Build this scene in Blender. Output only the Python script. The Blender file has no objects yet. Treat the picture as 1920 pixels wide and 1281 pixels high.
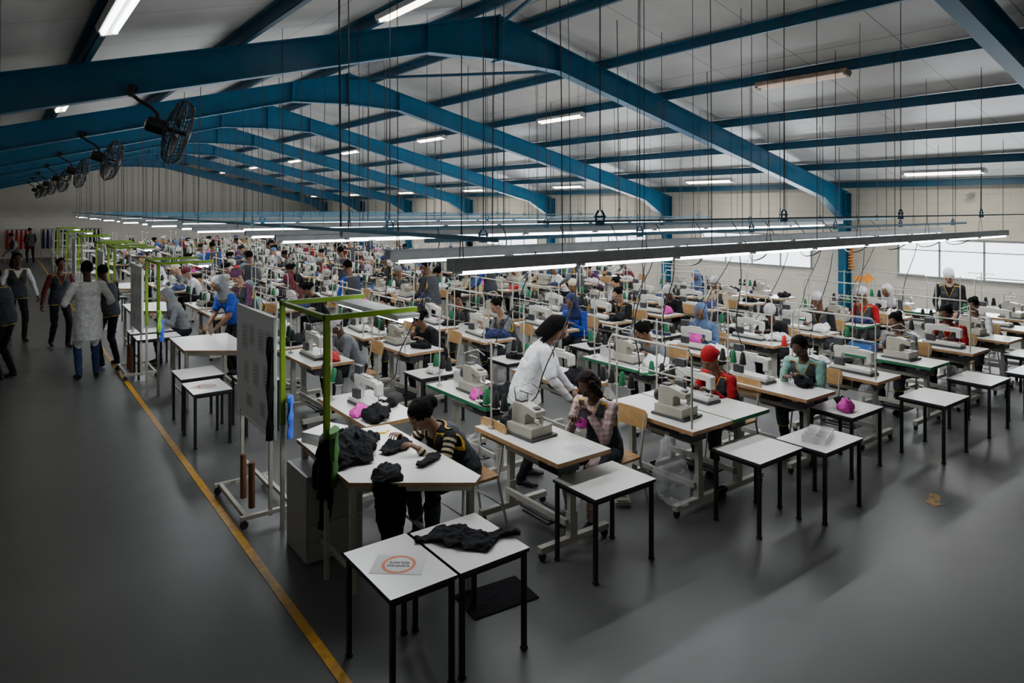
import bpy, math, random
import numpy as np
from mathutils import Vector, Matrix, noise
random.seed(7)
SC=bpy.context.scene
COL=SC.collection
KIDS={}
R=math.radians
def V(*a): return Vector(a)

# ---------------------------------------------------------------- materials
MATS={}
def pm(name,col,rough=.5,metal=0.,var=.12,scale=9.,bump=0.,bscale=60.,emit=None,es=0.,trans=0.,alpha=1.,spec=.5):
    if name in MATS: return MATS[name]
    m=bpy.data.materials.new(name); m.use_nodes=True
    nt=m.node_tree; b=nt.nodes['Principled BSDF']
    tc=nt.nodes.new('ShaderNodeTexCoord'); nz=nt.nodes.new('ShaderNodeTexNoise')
    nz.inputs['Scale'].default_value=scale; nz.inputs['Detail'].default_value=4
    nt.links.new(tc.outputs['Object'],nz.inputs['Vector'])
    cr=nt.nodes.new('ShaderNodeValToRGB')
    c=Vector(col); a=c*(1-var); d=c*(1+var)
    cr.color_ramp.elements[0].color=(*a,1); cr.color_ramp.elements[1].color=(min(d[0],1),min(d[1],1),min(d[2],1),1)
    cr.color_ramp.elements[0].position=.3; cr.color_ramp.elements[1].position=.7
    nt.links.new(nz.outputs['Fac'],cr.inputs['Fac']); nt.links.new(cr.outputs['Color'],b.inputs['Base Color'])
    b.inputs['Roughness'].default_value=rough; b.inputs['Metallic'].default_value=metal
    b.inputs['Specular IOR Level'].default_value=spec
    if trans: b.inputs['Transmission Weight'].default_value=trans
    if alpha<1: b.inputs['Alpha'].default_value=alpha
    if emit: b.inputs['Emission Color'].default_value=(*emit,1); b.inputs['Emission Strength'].default_value=es
    if bump:
        n2=nt.nodes.new('ShaderNodeTexNoise'); n2.inputs['Scale'].default_value=bscale; n2.inputs['Detail'].default_value=3
        nt.links.new(tc.outputs['Object'],n2.inputs['Vector'])
        bp=nt.nodes.new('ShaderNodeBump'); bp.inputs['Strength'].default_value=bump; bp.inputs['Distance'].default_value=.02
        nt.links.new(n2.outputs['Fac'],bp.inputs['Height']); nt.links.new(bp.outputs['Normal'],b.inputs['Normal'])
    m.diffuse_color=(*col,1); MATS[name]=m; return m
M_blue=pm('blue_painted_steel',(.002,.125,.25),.4,0,.15,3)
M_blue2=pm('blue_purlin_paint',(.005,.08,.155),.5,0,.15,3)
M_blued=pm('dull_blue_steel',(.08,.21,.30),.45,.0)
M_green=pm('lime_green_paint',(.20,.36,.01),.4)
M_cream=pm('cream_enamel_steel',(.46,.44,.38),.4)
M_white=pm('white_laminate',(.72,.71,.67),.28,0,.04,4)
M_wood=pm('plywood_edge',(.42,.24,.11),.5,0,.2,20)
M_woodc=pm('varnished_chair_plywood',(.42,.24,.09),.4,0,.2,14)
M_black=pm('black_painted_steel',(.012,.012,.013),.4)
M_blackcl=pm('black_fabric',(.007,.007,.009),.9,0,.3,20,.5,40,spec=.2)
M_navy=pm('navy_fabric',(.01,.02,.09),.85,0,.3,20,.5,40)
M_pink=pm('magenta_fabric',(.62,.03,.36),.7,0,.2,20,.4,40)
M_whitecl=pm('white_fabric',(.66,.66,.66),.8,0,.08,20,.4,30)
M_redcl=pm('red_fabric',(.42,.015,.015),.8,0,.15,20,.3,40)
M_grey=pm('grey_metal',(.32,.33,.33),.4,.6)
M_wframe=pm('pale_window_frame',(.30,.32,.33),.5)
M_dgrey=pm('dark_grey_plastic',(.04,.04,.045),.45)
M_chrome=pm('polished_steel',(.6,.6,.6),.2,1.)
M_mach=pm('machine_enamel',(.58,.57,.52),.3,0,.06,10)
M_machy=pm('aged_machine_enamel',(.40,.38,.31),.35,0,.08,10)
M_tube=pm('fluorescent_tube_glow',(.9,.9,.9),.4,0,.0,4,emit=(.93,.97,1.),es=11)
M_tubew=pm('warm_tube_glow',(.9,.8,.7),.4,0,.0,4,emit=(1,.9,.74),es=10)
M_tubeo=pm('old_beige_tube',(.75,.6,.5),.4,0,.1,4,emit=(1,.8,.65),es=.35)
M_rust=pm('beige_rusty_lamp_housing',(.42,.30,.22),.6,0,.3,12)
M_house=pm('white_lamp_housing',(.6,.6,.6),.4)
M_cab=pm('grey_cabinet_paint',(.38,.38,.36),.5,0,.05)
M_gal=pm('galvanised_channel',(.40,.42,.43),.4,.2)
M_yel=pm('yellow_floor_paint',(.62,.31,.015),.4,0,.25,14)
M_orange=pm('orange_paint',(.75,.25,.02),.5,0,.15,14)
M_ring=pm('orange_print',(.78,.17,.015),.6)
M_paper=pm('white_paper',(.75,.75,.75),.6,0,.03)
M_ink=pm('black_ink',(.02,.02,.02),.6)
M_bag=pm('clear_plastic_film',(.7,.7,.72),.12,0,.1,9,.5,10,alpha=.25)
M_clear=pm('clear_acrylic',(.8,.8,.8),.1,0,.03,alpha=.4)
M_gthread=pm('green_thread',(.01,.16,.06),.8)
M_bthread=pm('black_thread',(.01,.01,.01),.8)
M_pthread=pm('pink_thread',(.7,.1,.3),.8)
M_rthread=pm('red_thread',(.6,.02,.02),.8)
M_brown=pm('cardboard_tube',(.16,.07,.03),.7)
M_vest=pm('charcoal_apron_fabric',(.05,.055,.065),.85,0,.2,16,.3,50,spec=.2)
M_trim=pm('yellow_piping',(.7,.42,.02),.7)
M_wire=pm('dark_steel_wire',(.08,.08,.08),.5,.3)
M_lip=pm('lip_skin',(.16,.04,.035),.5); M_eye=pm('dark_eye',(.01,.008,.008),.2)
M_sk1=pm('deep_brown_skin',(.085,.042,.025),.5,0,.1,spec=.3); M_sk2=pm('brown_skin',(.17,.085,.05),.5,0,.1,spec=.3); M_sk3=pm('light_brown_skin',(.36,.20,.13),.5,0,.08,spec=.3)
M_hair=pm('black_hair',(.004,.0035,.0035),.9,0,.4,60,.5,90,spec=.08)
M_jean=pm('denim',(.02,.05,.13),.8,0,.2,30); M_dark=pm('dark_trousers',(.012,.012,.016),.85,spec=.2); M_shoe=pm('black_shoes',(.01,.01,.01),.5)
def fab(n,c): return pm(n,c,.85,0,.15,18,.35,40,spec=.2)
F_white=fab('white_cotton',(.74,.75,.76)); F_mint=fab('mint_knit',(.20,.38,.32)); F_red=fab('red_knit',(.30,.006,.010))
F_blue=fab('royal_blue_shirt',(.02,.06,.32)); F_slate=fab('slate_blue_fleece',(.09,.15,.27))
F_grey=fab('grey_jersey',(.17,.18,.19)); F_black=fab('black_jersey',(.01,.01,.012)); F_cream=fab('cream_knit',(.5,.42,.28))
F_mar=fab('maroon_jersey',(.12,.02,.03)); F_purple=fab('plum_scarf',(.1,.04,.09)); F_dgrey=fab('charcoal_jersey',(.04,.04,.045))
F_lav=fab('pale_grey_knit',(.5,.49,.5))
def plaid():
    m=bpy.data.materials.new('dusty_pink_plaid'); m.use_nodes=True; nt=m.node_tree; b=nt.nodes['Principled BSDF']
    tc=nt.nodes.new('ShaderNodeTexCoord'); outs=[]
    for d in('Y','Z'):
        w=nt.nodes.new('ShaderNodeTexWave'); w.bands_direction=d; w.inputs['Scale'].default_value=7.5; nt.links.new(tc.outputs['Object'],w.inputs['Vector'])
        r=nt.nodes.new('ShaderNodeValToRGB'); r.color_ramp.interpolation='CONSTANT'; r.color_ramp.elements[0].color=(.80,.72,.72,1); r.color_ramp.elements[1].position=.5; r.color_ramp.elements[1].color=(1,.97,.97,1); nt.links.new(w.outputs['Fac'],r.inputs['Fac']); outs.append(r.outputs[0])
    x=nt.nodes.new('ShaderNodeMixRGB'); x.blend_type='MULTIPLY'; x.inputs[0].default_value=1; nt.links.new(outs[0],x.inputs[1]); nt.links.new(outs[1],x.inputs[2])
    y=nt.nodes.new('ShaderNodeMixRGB'); y.blend_type='MULTIPLY'; y.inputs[0].default_value=1; y.inputs[2].default_value=(.66,.54,.52,1); nt.links.new(x.outputs[0],y.inputs[1])
    nt.links.new(y.outputs[0],b.inputs['Base Color']); b.inputs['Roughness'].default_value=.85; return m
F_pinkp=plaid()

# ---------------------------------------------------------------- mesh builder
class MB:
    def __init__(s): s.v=[];s.f=[];s.m=[]
    def add(s,vs,fs,m=0):
        o=len(s.v); s.v+=[tuple(v) for v in vs]; s.f+=[tuple(i+o for i in f) for f in fs]; s.m+=[m]*len(fs)
    def box(s,c,d,m=0,rz=0,M=None):
        c=Vector(c); vs=[]
        for x in(-.5,.5):
            for y in(-.5,.5):
                for z in(-.5,.5): vs.append(Vector((x*d[0],y*d[1],z*d[2])))
        if rz: vs=[Matrix.Rotation(rz,3,'Z')@v for v in vs]
        if M is not None: vs=[M@v for v in vs]
        s.add([v+c for v in vs],[(0,1,3,2),(4,6,7,5),(0,4,5,1),(2,3,7,6),(0,2,6,4),(1,5,7,3)],m)
    def rings(s,rs,m=0,caps=True):
        n=len(rs[0]); vs=[p for r in rs for p in r]; fs=[]
        for i in range(len(rs)-1):
            for j in range(n):
                k=(j+1)%n; fs.append((i*n+j,i*n+k,(i+1)*n+k,(i+1)*n+j))
        if caps: fs.append(tuple(range(n-1,-1,-1))); fs.append(tuple((len(rs)-1)*n+j for j in range(n)))
        s.add(vs,fs,m)
    def tube(s,pts,r,n=8,m=0,closed=False):
        pts=[Vector(p) for p in pts]; L=len(pts)
        rr=r if isinstance(r,(list,tuple)) else [r]*L
        rs=[]; pn=None
        for i,p in enumerate(pts):
            if closed: t=pts[(i+1)%L]-pts[i-1]
            else: t=pts[min(i+1,L-1)]-pts[max(i-1,0)]
            t.normalize()
            if pn is None:
                ref=V(0,0,1) if abs(t.z)<.9 else V(1,0,0); u=t.cross(ref).normalized()
            else: u=(pn-t*pn.dot(t)).normalized()
            pn=u; w=t.cross(u)
            rs.append([p+(u*math.cos(a)+w*math.sin(a))*rr[i] for a in [2*math.pi*k/n for k in range(n)]])
        if closed:
            rs.append(rs[0]); s.rings(rs,m,False)
        else: s.rings(rs,m)
    def cyl(s,a,b,r,n=12,m=0,r2=None): s.tube([a,b],[r,r if r2 is None else r2],n,m)
    def capsule(s,a,b,ra,rb,n=12,m=0):
        a=Vector(a);b=Vector(b);d=(b-a); 
        if d.length<1e-5: d=V(0,0,1)
        d.normalize(); P=[];Q=[]
        for th in(8,35,65,90): P.append(a-d*ra*math.cos(R(th)));Q.append(ra*math.sin(R(th)))
        for th in(90,65,35,8): P.append(b+d*rb*math.cos(R(th)));Q.append(rb*math.sin(R(th)))
        s.tube(P,Q,n,m)
    def loft(s,pts,ab,side,n=16,m=0,e=2.):
        pts=[Vector(p) for p in pts]; side=Vector(side).normalized(); rs=[];L=len(pts)
        for i,p in enumerate(pts):
            t=(pts[min(i+1,L-1)]-pts[max(i-1,0)]).normalized()
            f=t.cross(side).normalized(); sd=f.cross(t).normalized()
            rg=[]
            for k in range(n):
                th=2*math.pi*k/n; c,q=math.cos(th),math.sin(th)
                c=math.copysign(abs(c)**(2/e),c); q=math.copysign(abs(q)**(2/e),q)
                rg.append(p+sd*ab[i][0]*c+f*ab[i][1]*q)
            rs.append(rg)
        s.rings(rs,m)
    def ell(s,c,r,n=14,m=0,B=None):
        c=Vector(c); B=B or (V(1,0,0),V(0,1,0),V(0,0,1)); rs=[]
        for i in range(9):
            ph=-math.pi/2+math.pi*(i+.15)/8.3
            ph=max(-1.52,min(1.52,ph))
            rs.append([c+B[0]*r[0]*math.cos(ph)*math.cos(t)+B[1]*r[1]*math.cos(ph)*math.sin(t)+B[2]*r[2]*math.sin(ph) for t in [2*math.pi*k/n for k in range(n)]])
        s.rings(rs,m)
    def prism(s,poly,z0,z1,m=0,ms=None):
        n=len(poly); vs=[(x,y,z0) for x,y in poly]+[(x,y,z1) for x,y in poly]
        s.add(vs,[tuple(range(n-1,-1,-1)),tuple(range(n,2*n))],m)
        s.add(vs,[(i,(i+1)%n,n+(i+1)%n,n+i) for i in range(n)],m if ms is None else ms)
    def prismY(s,poly,y0,y1,m=0):
        n=len(poly); vs=[(x,y0,z) for x,z in poly]+[(x,y1,z) for x,z in poly]
        s.add(vs,[tuple(range(n)),tuple(range(2*n-1,n-1,-1))]+[((i+1)%n,i,n+i,n+(i+1)%n) for i in range(n)],m)
    def prismX(s,poly,x0,x1,m=0):
        n=len(poly); vs=[(x0,y,z) for y,z in poly]+[(x1,y,z) for y,z in poly]
        s.add(vs,[tuple(range(n-1,-1,-1)),tuple(range(n,2*n))]+[(i,(i+1)%n,n+(i+1)%n,n+i) for i in range(n)],m)
def link(o,parent=None):
    COL.objects.link(o)
    if parent is not None: o.parent=parent; KIDS.setdefault(parent.name,[]).append(o)
    return o
def mesh(mb,mats,nm='m',smooth=True,ang=40):
    me=bpy.data.meshes.new(nm); me.from_pydata(mb.v,[],mb.f)
    for m in mats: me.materials.append(m)
    me.polygons.foreach_set('material_index',mb.m)
    if smooth:
        me.polygons.foreach_set('use_smooth',[True]*len(me.polygons)); me.set_sharp_from_angle(angle=R(ang))
    me.update(); return me
def meta(o,label=None,cat=None,group=None,kind=None):
    if label:o['label']=label
    if cat:o['category']=cat
    if group:o['group']=group
    if kind:o['kind']=kind
    return o
def mk(name,mb,mats,parent=None,loc=(0,0,0),rz=0,label=None,cat=None,group=None,kind=None,bevel=0,smooth=True):
    o=bpy.data.objects.new(name,mesh(mb,mats,name,smooth)); o.location=loc; o.rotation_euler=(0,0,rz)
    link(o,parent); meta(o,label,cat,group,kind)
    if bevel:
        b=o.modifiers.new('bevel','BEVEL'); b.width=bevel; b.segments=2; b.limit_method='ANGLE'
    return o
def empty(name,label,cat,group=None,loc=(0,0,0),rz=0):
    o=bpy.data.objects.new(name,None); o.empty_display_size=.1; o.location=loc; o.rotation_euler=(0,0,rz)
    link(o); meta(o,label,cat,group); return o
def thing(name,parts,label,cat,group=None,merged=False,bevel=0):
    if merged:
        mb=MB(); mats=[]
        for p in parts:
            off={}
            for i,mm in enumerate(p[2]):
                if mm not in mats: mats.append(mm)
                off[i]=mats.index(mm)
            o=len(mb.v); mb.v+=p[1].v; mb.f+=[tuple(i+o for i in f) for f in p[1].f]; mb.m+=[off[i] for i in p[1].m]
        return mk(name,mb,mats,label=label,cat=cat,group=group)
    e=empty(name,label,cat,group)
    for p in parts: mk(p[0],p[1],p[2],e,bevel=bevel)
    return e
def dup(o,parent=None):
    n=o.copy(); link(n,parent)
    for c in KIDS.get(o.name,[]): dup(c,n)
    return n
PROTO={}; BUILD={}; 
def inst(kind,loc,rz=0,label=None,sc=None):
    if kind in PROTO:
        root,used=PROTO[kind]
    else:
        root=BUILD[kind](); used=False
    if used: n=dup(root)
    else: n=root
    PROTO[kind]=(root,True)
    n.location=loc; n.rotation_euler=(0,0,rz)
    n.scale=(sc,sc,sc) if sc else (1,1,1)
    if label: n['label']=label
    return n
def remesh(mb,vox,sm=2):
    me=bpy.data.meshes.new('t'); me.from_pydata(mb.v,[],mb.f); o=bpy.data.objects.new('t',me); COL.objects.link(o)
    md=o.modifiers.new('r','REMESH'); md.mode='VOXEL'; md.voxel_size=vox
    s=o.modifiers.new('s','SMOOTH'); s.factor=.5; s.iterations=sm
    dg=bpy.context.evaluated_depsgraph_get(); me2=bpy.data.meshes.new_from_object(o.evaluated_get(dg))
    bpy.data.objects.remove(o); return me2

# ---------------------------------------------------------------- people
SKIN,TOP,BOT,SHOE,LIP,EYE,TOP2=range(7)
def ikj(a,c,l1,l2,pole):
    d=c-a; L=min(d.length,(l1+l2)*.992); dn=d.normalized(); c=a+dn*L
    x=(l1*l1-l2*l2+L*L)/(2*L); h=math.sqrt(max(l1*l1-x*x,0)); p=pole-dn*pole.dot(dn); p.normalize()
    return a+dn*x+p*h,c
def person(label,zp=.55,lean=12,hands=((.42,.12,.84),(.42,-.12,.84)),feet=((.42,.13,.09),(.38,-.12,.09)),hp=25,hy=0,
           sleeve='long',mats=(M_sk1,F_grey,M_dark,M_shoe),hair='bun',haircol=M_hair,vest=M_vest,vox=.008,stripe=None,coat=0,male=False,bend=35,stripes=True,lanyard=False,bow=0):
    mb=MB(); segs=[]; tors=set(); arms=set()
    def cap(a,b,ra,rb,lab,n=12,arm=False,tor=False,geo=True):
        if geo: mb.capsule(a,b,ra,rb,n)
        segs.append((Vector(a),Vector(b),ra,rb,lab))
        if arm: arms.add(len(segs)-1)
        if tor: tors.add(len(segs)-1)
    w=1.08 if male else 1.
    P=V(0,0,zp); l=R(lean); l2=R(lean+9+bow)
    sp=V(math.sin(l),0,math.cos(l)); sp2=V(math.sin(l2),0,math.cos(l2)); sd=V(0,1,0); fw=V(math.cos(l),0,-math.sin(l))
    ch=P+sp*.27; N=ch+sp2*.24
    mb.loft([P-sp*.11,P-sp*.05,P+sp*.03,P+sp*.12,P+sp*.2,ch+sp2*.02,ch+sp2*.1,ch+sp2*.17,ch+sp2*.215,N],
            [(.09,.08),(.155,.115),(.168,.125),(.148*w,.112),(.138*w,.104),(.152*w,.116),(.16*w,.118),(.15*w,.1),(.11,.075),(.055,.055)],sd,20)
    for k in(-1,0,1):
        cap(P+sd*k*.05-sp*.0,ch+sd*k*.06,.1,.1,TOP,tor=True,geo=False)
        cap(ch+sd*k*.06,N-sp2*.07+sd*k*.07,.105,.07,TOP,tor=True,geo=False)
        cap(P+sd*k*.06-sp*.1,P+sd*k*.06-sp*.05,.11,.11,BOT,geo=False)
    if not male:
        for k in(-1,1): mb.ell(ch+sp2*.06+fw*.085+sd*k*.065,(.05,.06,.06),12)
    for k in(-1,1):
        S=N-sp2*.06+sd*k*.168*w; cap(N-sp2*.045+sd*k*.03,S,.045,.052,TOP,tor=True)
        hd=Vector(hands[0 if k>0 else 1]); E,W=ikj(S,hd,.285,.25,V(-.4,k*.55,-1.))
        d=(W-E).normalized()
        if sleeve=='long':
            cap(S,E,.055*w,.045,TOP,arm=True); cap(E,W-d*.01,.046,.034,TOP,arm=True); cap(W-d*.03,W+d*.01,.025,.024,SKIN)
        elif sleeve=='over':
            cap(S,S.lerp(E,.8),.066*w,.064,TOP); cap(S.lerp(E,.8),E,.047,.044,TOP2); cap(E,W-d*.01,.045,.034,TOP2); cap(W-d*.03,W+d*.01,.025,.024,SKIN)
        elif sleeve=='half':
            cap(S,E,.058*w,.05,TOP,arm=True); cap(E,E.lerp(W,.35),.048,.045,TOP,arm=True); cap(E.lerp(W,.3),W,.038,.025,SKIN)
        else:
            cap(S,S.lerp(E,.7),.062*w,.058,TOP,arm=True); cap(S.lerp(E,.6),E,.045,.038,SKIN); cap(E,W,.04,.025,SKIN)
        hdv=(d+V(.25,0,-.15)).normalized() if hd.z>zp+.1 else d
        n=V(0,0,-1) if abs(hdv.z)<.8 else V(0,-k,0)
        ts=V(.0,-k,0) if abs(hdv.z)<.8 else V(1,0,0)
        n=(n-hdv*n.dot(hdv)).normalized(); ts=(ts-hdv*ts.dot(hdv)-n*ts.dot(n)).normalized()
        mb.loft([W,W+hdv*.03,W+hdv*.065,W+hdv*.092],[(.026,.018),(.036,.017),(.042,.015),(.04,.011)],ts,12)
        segs.append((W,W+hdv*.09,.03,.03,SKIN))
        for i,Lf in enumerate((.072,.08,.074,.058)):
            off=(.033-.022*i); b=W+hdv*.085+ts*off; ang=R(10); q=b; dd=(hdv+ts*(.10-.07*i)).normalized()
            for sgm,(fr,bd) in enumerate(((.45,bend*.5),(.3,bend),(.25,bend*.8))):
                ang+=R(bd); dr=dd*math.cos(ang)+n*math.sin(ang); q2=q+dr*Lf*fr*1.1
                cap(q,q2,.0088-.0008*sgm,.0082-.0008*sgm,SKIN,8); q=q2
        tb=W+hdv*.028+ts*.028; t1=tb+(hdv*.6+ts*.7+n*.25).normalized()*.038; t2=t1+(hdv*.95+ts*.1+n*.35).normalized()*.03
        cap(tb,t1,.013,.0105,SKIN,8); cap(t1,t2,.0105,.0085,SKIN,8)
        H=P+sd*k*.085-V(0,0,.03); K,A=ikj(H,Vector(feet[0 if k>0 else 1]),.44,.42,V(1,k*.12,.25))
        cap(H,K,.088,.06,BOT); cap(K,A,.06,.046,BOT); 
        sh=V(1,k*.15,0).normalized()
        mb.loft([A-sh*.055-V(0,0,.045),A-sh*.03-V(0,0,.04),A+sh*.04-V(0,0,.045),A+sh*.12-V(0,0,.06),A+sh*.17-V(0,0,.065)],[(.025,.025),(.035,.045),(.037,.04),(.042,.026),(.025,.018)],sh.cross(V(0,0,1)),12)
        segs.append((A-sh*.04-V(0,0,.05),A+sh*.16-V(0,0,.06),.036,.026,SHOE))
    if coat:
        mb.loft([ch,P+sp*.12,P,P-V(0,0,coat*.5),P-V(0,0,coat)],[(.16,.12),(.165,.13),(.185,.145),(.195,.16),(.2,.17)],sd,20)
        for k in(-1,0,1): cap(P+sd*k*.07,P+sd*k*.08-V(0,0,coat),.13,.15,TOP,geo=False)
    y=R(hy);p=R(hp); hf=V(math.cos(y)*math.cos(p),math.sin(y)*math.cos(p),-math.sin(p)); hs=V(-math.sin(y),math.cos(y),0); hu=hf.cross(hs).normalized()
    C=N+(sp2*.6+V(0,0,.4)).normalized()*.095+hu*.085+hf*.02
    B=(hf,hs,hu)
    def pt(a,b,c): return C+hf*a+hs*b+hu*c
    cap(N-sp2*.03,pt(-.02,0,-.06),.056,.05,SKIN)
    mb.ell(pt(-.012,0,.022),(.094,.074,.1),18,0,B); segs.append((pt(-.02,0,.03),pt(.0,0,.02),.085,.085,SKIN))
    mb.ell(pt(.03,0,-.045),(.058,.052,.062),16,0,B); segs.append((pt(.03,0,-.05),pt(.03,0,-.04),.055,.055,SKIN))
    mb.capsule(pt(.08,0,.02),pt(.1,0,-.018),.008,.0145); segs.append((pt(.08,0,.02),pt(.1,0,-.018),.008,.0145,SKIN))
    mb.capsule(pt(.072,.035,.034),pt(.072,-.035,.034),.012,.012)
    for k in(-1,1):
        mb.ell(pt(-.005,k*.078,-.003),(.018,.009,.03),10,0,B)
        cap(pt(.074,k*.031,.014),pt(.076,k*.031,.014),.0105,.0105,EYE,10)
        mb.ell(pt(.05,k*.04,-.02),(.03,.022,.025),10,0,B)
    cap(pt(.083,.014,-.05),pt(.083,-.014,-.05),.009,.009,LIP,10)
    me=remesh(mb,vox,2)
    nf=len(me.polygons); ce=np.empty(nf*3); me.polygons.foreach_get('center',ce); ce=ce.reshape(-1,3)
    D=np.empty((len(segs),nf)); T=np.empty((len(segs),nf))
    for i,(a,b,ra,rb,lab) in enumerate(segs):
        a_=np.array(a);ab=np.array(b-a); L2=max(ab@ab,1e-9); t=np.clip(((ce-a_)@ab)/L2,0,1); T[i]=t
        D[i]=np.linalg.norm(ce-a_-t[:,None]*ab,axis=1)-(ra+(rb-ra)*t)
    am=D.argmin(0); labs=np.array([s[4] for s in segs]); lb=labs[am]
    if stripe is not None and stripes:
        for i in arms:
            a,b=segs[i][0],segs[i][1]; L=(b-a).length; msk=(am==i)
            st=((T[i]*L/.021).astype(int)%2)==1; lb[msk&st]=TOP2
    for m in (mats[0],mats[1],mats[2],mats[3],M_lip,M_eye,stripe or mats[1]): me.materials.append(m)
    me.polygons.foreach_set('material_index',lb.astype(np.int32)); me.polygons.foreach_set('use_smooth',[True]*nf)
    cl=set()
    for pl,l_ in zip(me.polygons,lb):
        if l_ in(TOP,BOT,TOP2): cl.update(pl.vertices)
    nrm=[v.normal.copy() for v in me.vertices]
    for vi in cl:
        v=me.vertices[vi]; c=v.co; q=noise.noise(Vector((c.x*9,c.y*9+3,c.z*16)))+.5*noise.noise(Vector((c.x*22,c.y*22,c.z*30)))
        v.co=c+nrm[vi]*.008*q
    me.update()
    body=bpy.data.objects.new('person',me); link(body); meta(body,label,'person')
    if vest:
        nv=len(me.vertices); co=np.empty(nv*3); me.vertices.foreach_get('co',co); co=co.reshape(-1,3)
        no=np.empty(nv*3); me.vertices.foreach_get('normal',no); no=no.reshape(-1,3)
        rel=ce-np.array(P); h=rel@np.array(sp); la=np.abs(rel[:,1]); fr=rel@np.array(fw)-np.where(h>.27,(h-.27)*.15,0)
        istor=np.isin(am,list(tors))|((labs[am]==BOT)&(h>-.12)&(h<.1))
        def inside(mg):
            ok=istor&(h>-.09+mg)&(h<.485-mg)
            ok&=~((fr>0)&(h>.31-mg)&(la<(h-.31+mg)*.40+mg*.5))
            ok&=~((h>.22)&(la>.15-mg))
            return ok
        a_=inside(0.);b_=inside(.0075)
        sel=np.nonzero(a_)[0]; mp={}; vs=[];fs=[];mi=[]
        for fi in sel:
            f=[]
            for vi in me.polygons[fi].vertices:
                if vi not in mp: mp[vi]=len(vs); vs.append(co[vi]+no[vi]*.012)
                f.append(mp[vi])
            fs.append(f); mi.append(0 if b_[fi] else 1)
        m2=bpy.data.meshes.new('apron'); m2.from_pydata([tuple(q) for q in vs],[],fs); m2.materials.append(vest); m2.materials.append(M_trim)
        m2.polygons.foreach_set('material_index',mi); m2.polygons.foreach_set('use_smooth',[True]*len(fs)); m2.update()
        ao=bpy.data.objects.new('apron',m2); link(ao,body); ao['label']='charcoal apron with yellow piping'
    if lanyard:
        lb_=MB(); f0=ch+fw*.15+sp2*.02
        for k in(-1,1): lb_.tube([N+sd*k*.05+sp2*.01,ch+sp2*.16+fw*.115+sd*k*.05,ch+sp2*.1+fw*.14+sd*k*.03,f0],.006,6)
        lb_.box(f0-V(0,0,.05),(.01,.06,.09),1); mk('lanyard',lb_,[M_black,M_paper],body)
    hb=MB(); hn='hair'
    if hair in('short','bun','bob','dreads','full'): hb.ell(pt(-.026,0,.036),(.094,.085,.099),16,0,B)
    if hair=='bun': hb.ell(pt(-.12,0,.05),(.045,.05,.045),12,0,B)
    if hair=='full': hb.ell(pt(-.05,0,.03),(.1,.1,.1),14,0,B); hb.ell(pt(-.14,0,-.01),(.06,.07,.06),12,0,B)
    if hair=='bob':
        hb.ell(pt(-.045,0,-.02),(.075,.095,.12),14,0,B)
        for k in(-1,1): hb.capsule(pt(.015,k*.07,.06),pt(.01,k*.084,-.1),.030,.034)
    if hair=='dreads':
        rr=random.Random(3)
        for i in range(30):
            a=R(72+216*i/29); b0=pt(.05*math.cos(a)-.01,.06*math.sin(a),.115)
            c1=pt(.105*math.cos(a)-.025,.098*math.sin(a),.05); c2=pt(.11*math.cos(a)-.035,.105*math.sin(a),-.06); c3=pt(.10*math.cos(a)-.05,.10*math.sin(a),-.13-rr.random()*.06)
            hb.tube([b0,c1,c2,c3],[.014,.014,.012,.008],8)
    if hair=='wrap': hb.ell(pt(-.025,0,.05),(.104,.088,.098),16,0,B); hb.ell(pt(-.12,0,.0),(.04,.05,.04),10,0,B); hn='headscarf'
    if hair=='beanie': hb.ell(pt(-.018,0,.055),(.1,.086,.09),16,0,B); hn='knitted_hat'
    if hair in('hijab','hood'):
        hb.ell(pt(-.034,0,.02),(.108,.094,.116),18,0,B)
        for k in(-1,1): hb.capsule(pt(.01,k*.07,.04),pt(.02,k*.055,-.09),.028,.03)
        hb.loft([pt(-.03,0,-.02),pt(-.025,0,-.09),N+sp2*.02,N-sp2*.05,N-sp2*.11],[(.085,.08),(.085,.085),(.1,.09),(.165,.12),(.17,.12)],sd,18); hn='headscarf' if hair=='hijab' else 'hood'
    hm=remesh(hb,.006 if vox<.0075 else .009,2 if hair=='dreads' else 3); hm.materials.append(haircol); hm.polygons.foreach_set('use_smooth',[True]*len(hm.polygons))
    if hair in('full','bob','bun'):
        for v in hm.vertices:
            v.co=v.co+v.normal*.006*noise.noise(v.co*45)
    ho=bpy.data.objects.new(hn,hm); link(ho,body)
    return body
def dperson(base,loc,rz,label,skin=None,top=None,hair=None,sc=None):
    n=dup(base); n.location=loc; n.rotation_euler=(0,0,rz); n['label']=label
    if sc: n.scale=(sc,sc,sc)
    def setm(o,i,m):
        o.material_slots[i].link='OBJECT'; o.material_slots[i].material=m
    if skin: setm(n,0,skin)
    if top: setm(n,1,top); setm(n,6,top)
    if hair:
        for c in KIDS.get(n.name,[]):
            if c.name.split('.')[0] in('hair','headscarf','hood','knitted_hat'): setm(c,0,hair)
    return n
def at(o,loc,rz): o.location=loc; o.rotation_euler=(0,0,rz); return o
PI=math.pi
at(person('person in striped jumper and grey apron sewing a black garment',zp=.53,lean=30,bow=12,hands=((.56,.15,.84),(.50,-.20,.84)),hp=50,mats=(M_sk2,F_black,M_dark,M_shoe),hair='full',stripe=F_cream,vox=.0062),(3.12,4.84,0),PI+.12)
at(person('person in white tunic with lanyard standing over a machine',zp=.92,lean=19,bow=8,hands=((.48,.12,.88),(.44,-.20,.87)),feet=((.03,.13,.09),(-.03,-.12,.09)),hp=40,hy=-12,sleeve='over',stripe=F_lav,stripes=False,coat=.13,lanyard=True,mats=(M_sk2,F_white,M_dark,M_shoe),hair='dreads',vest=None,vox=.0065,male=True),(4.14,5.32,0),R(-38))
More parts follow.
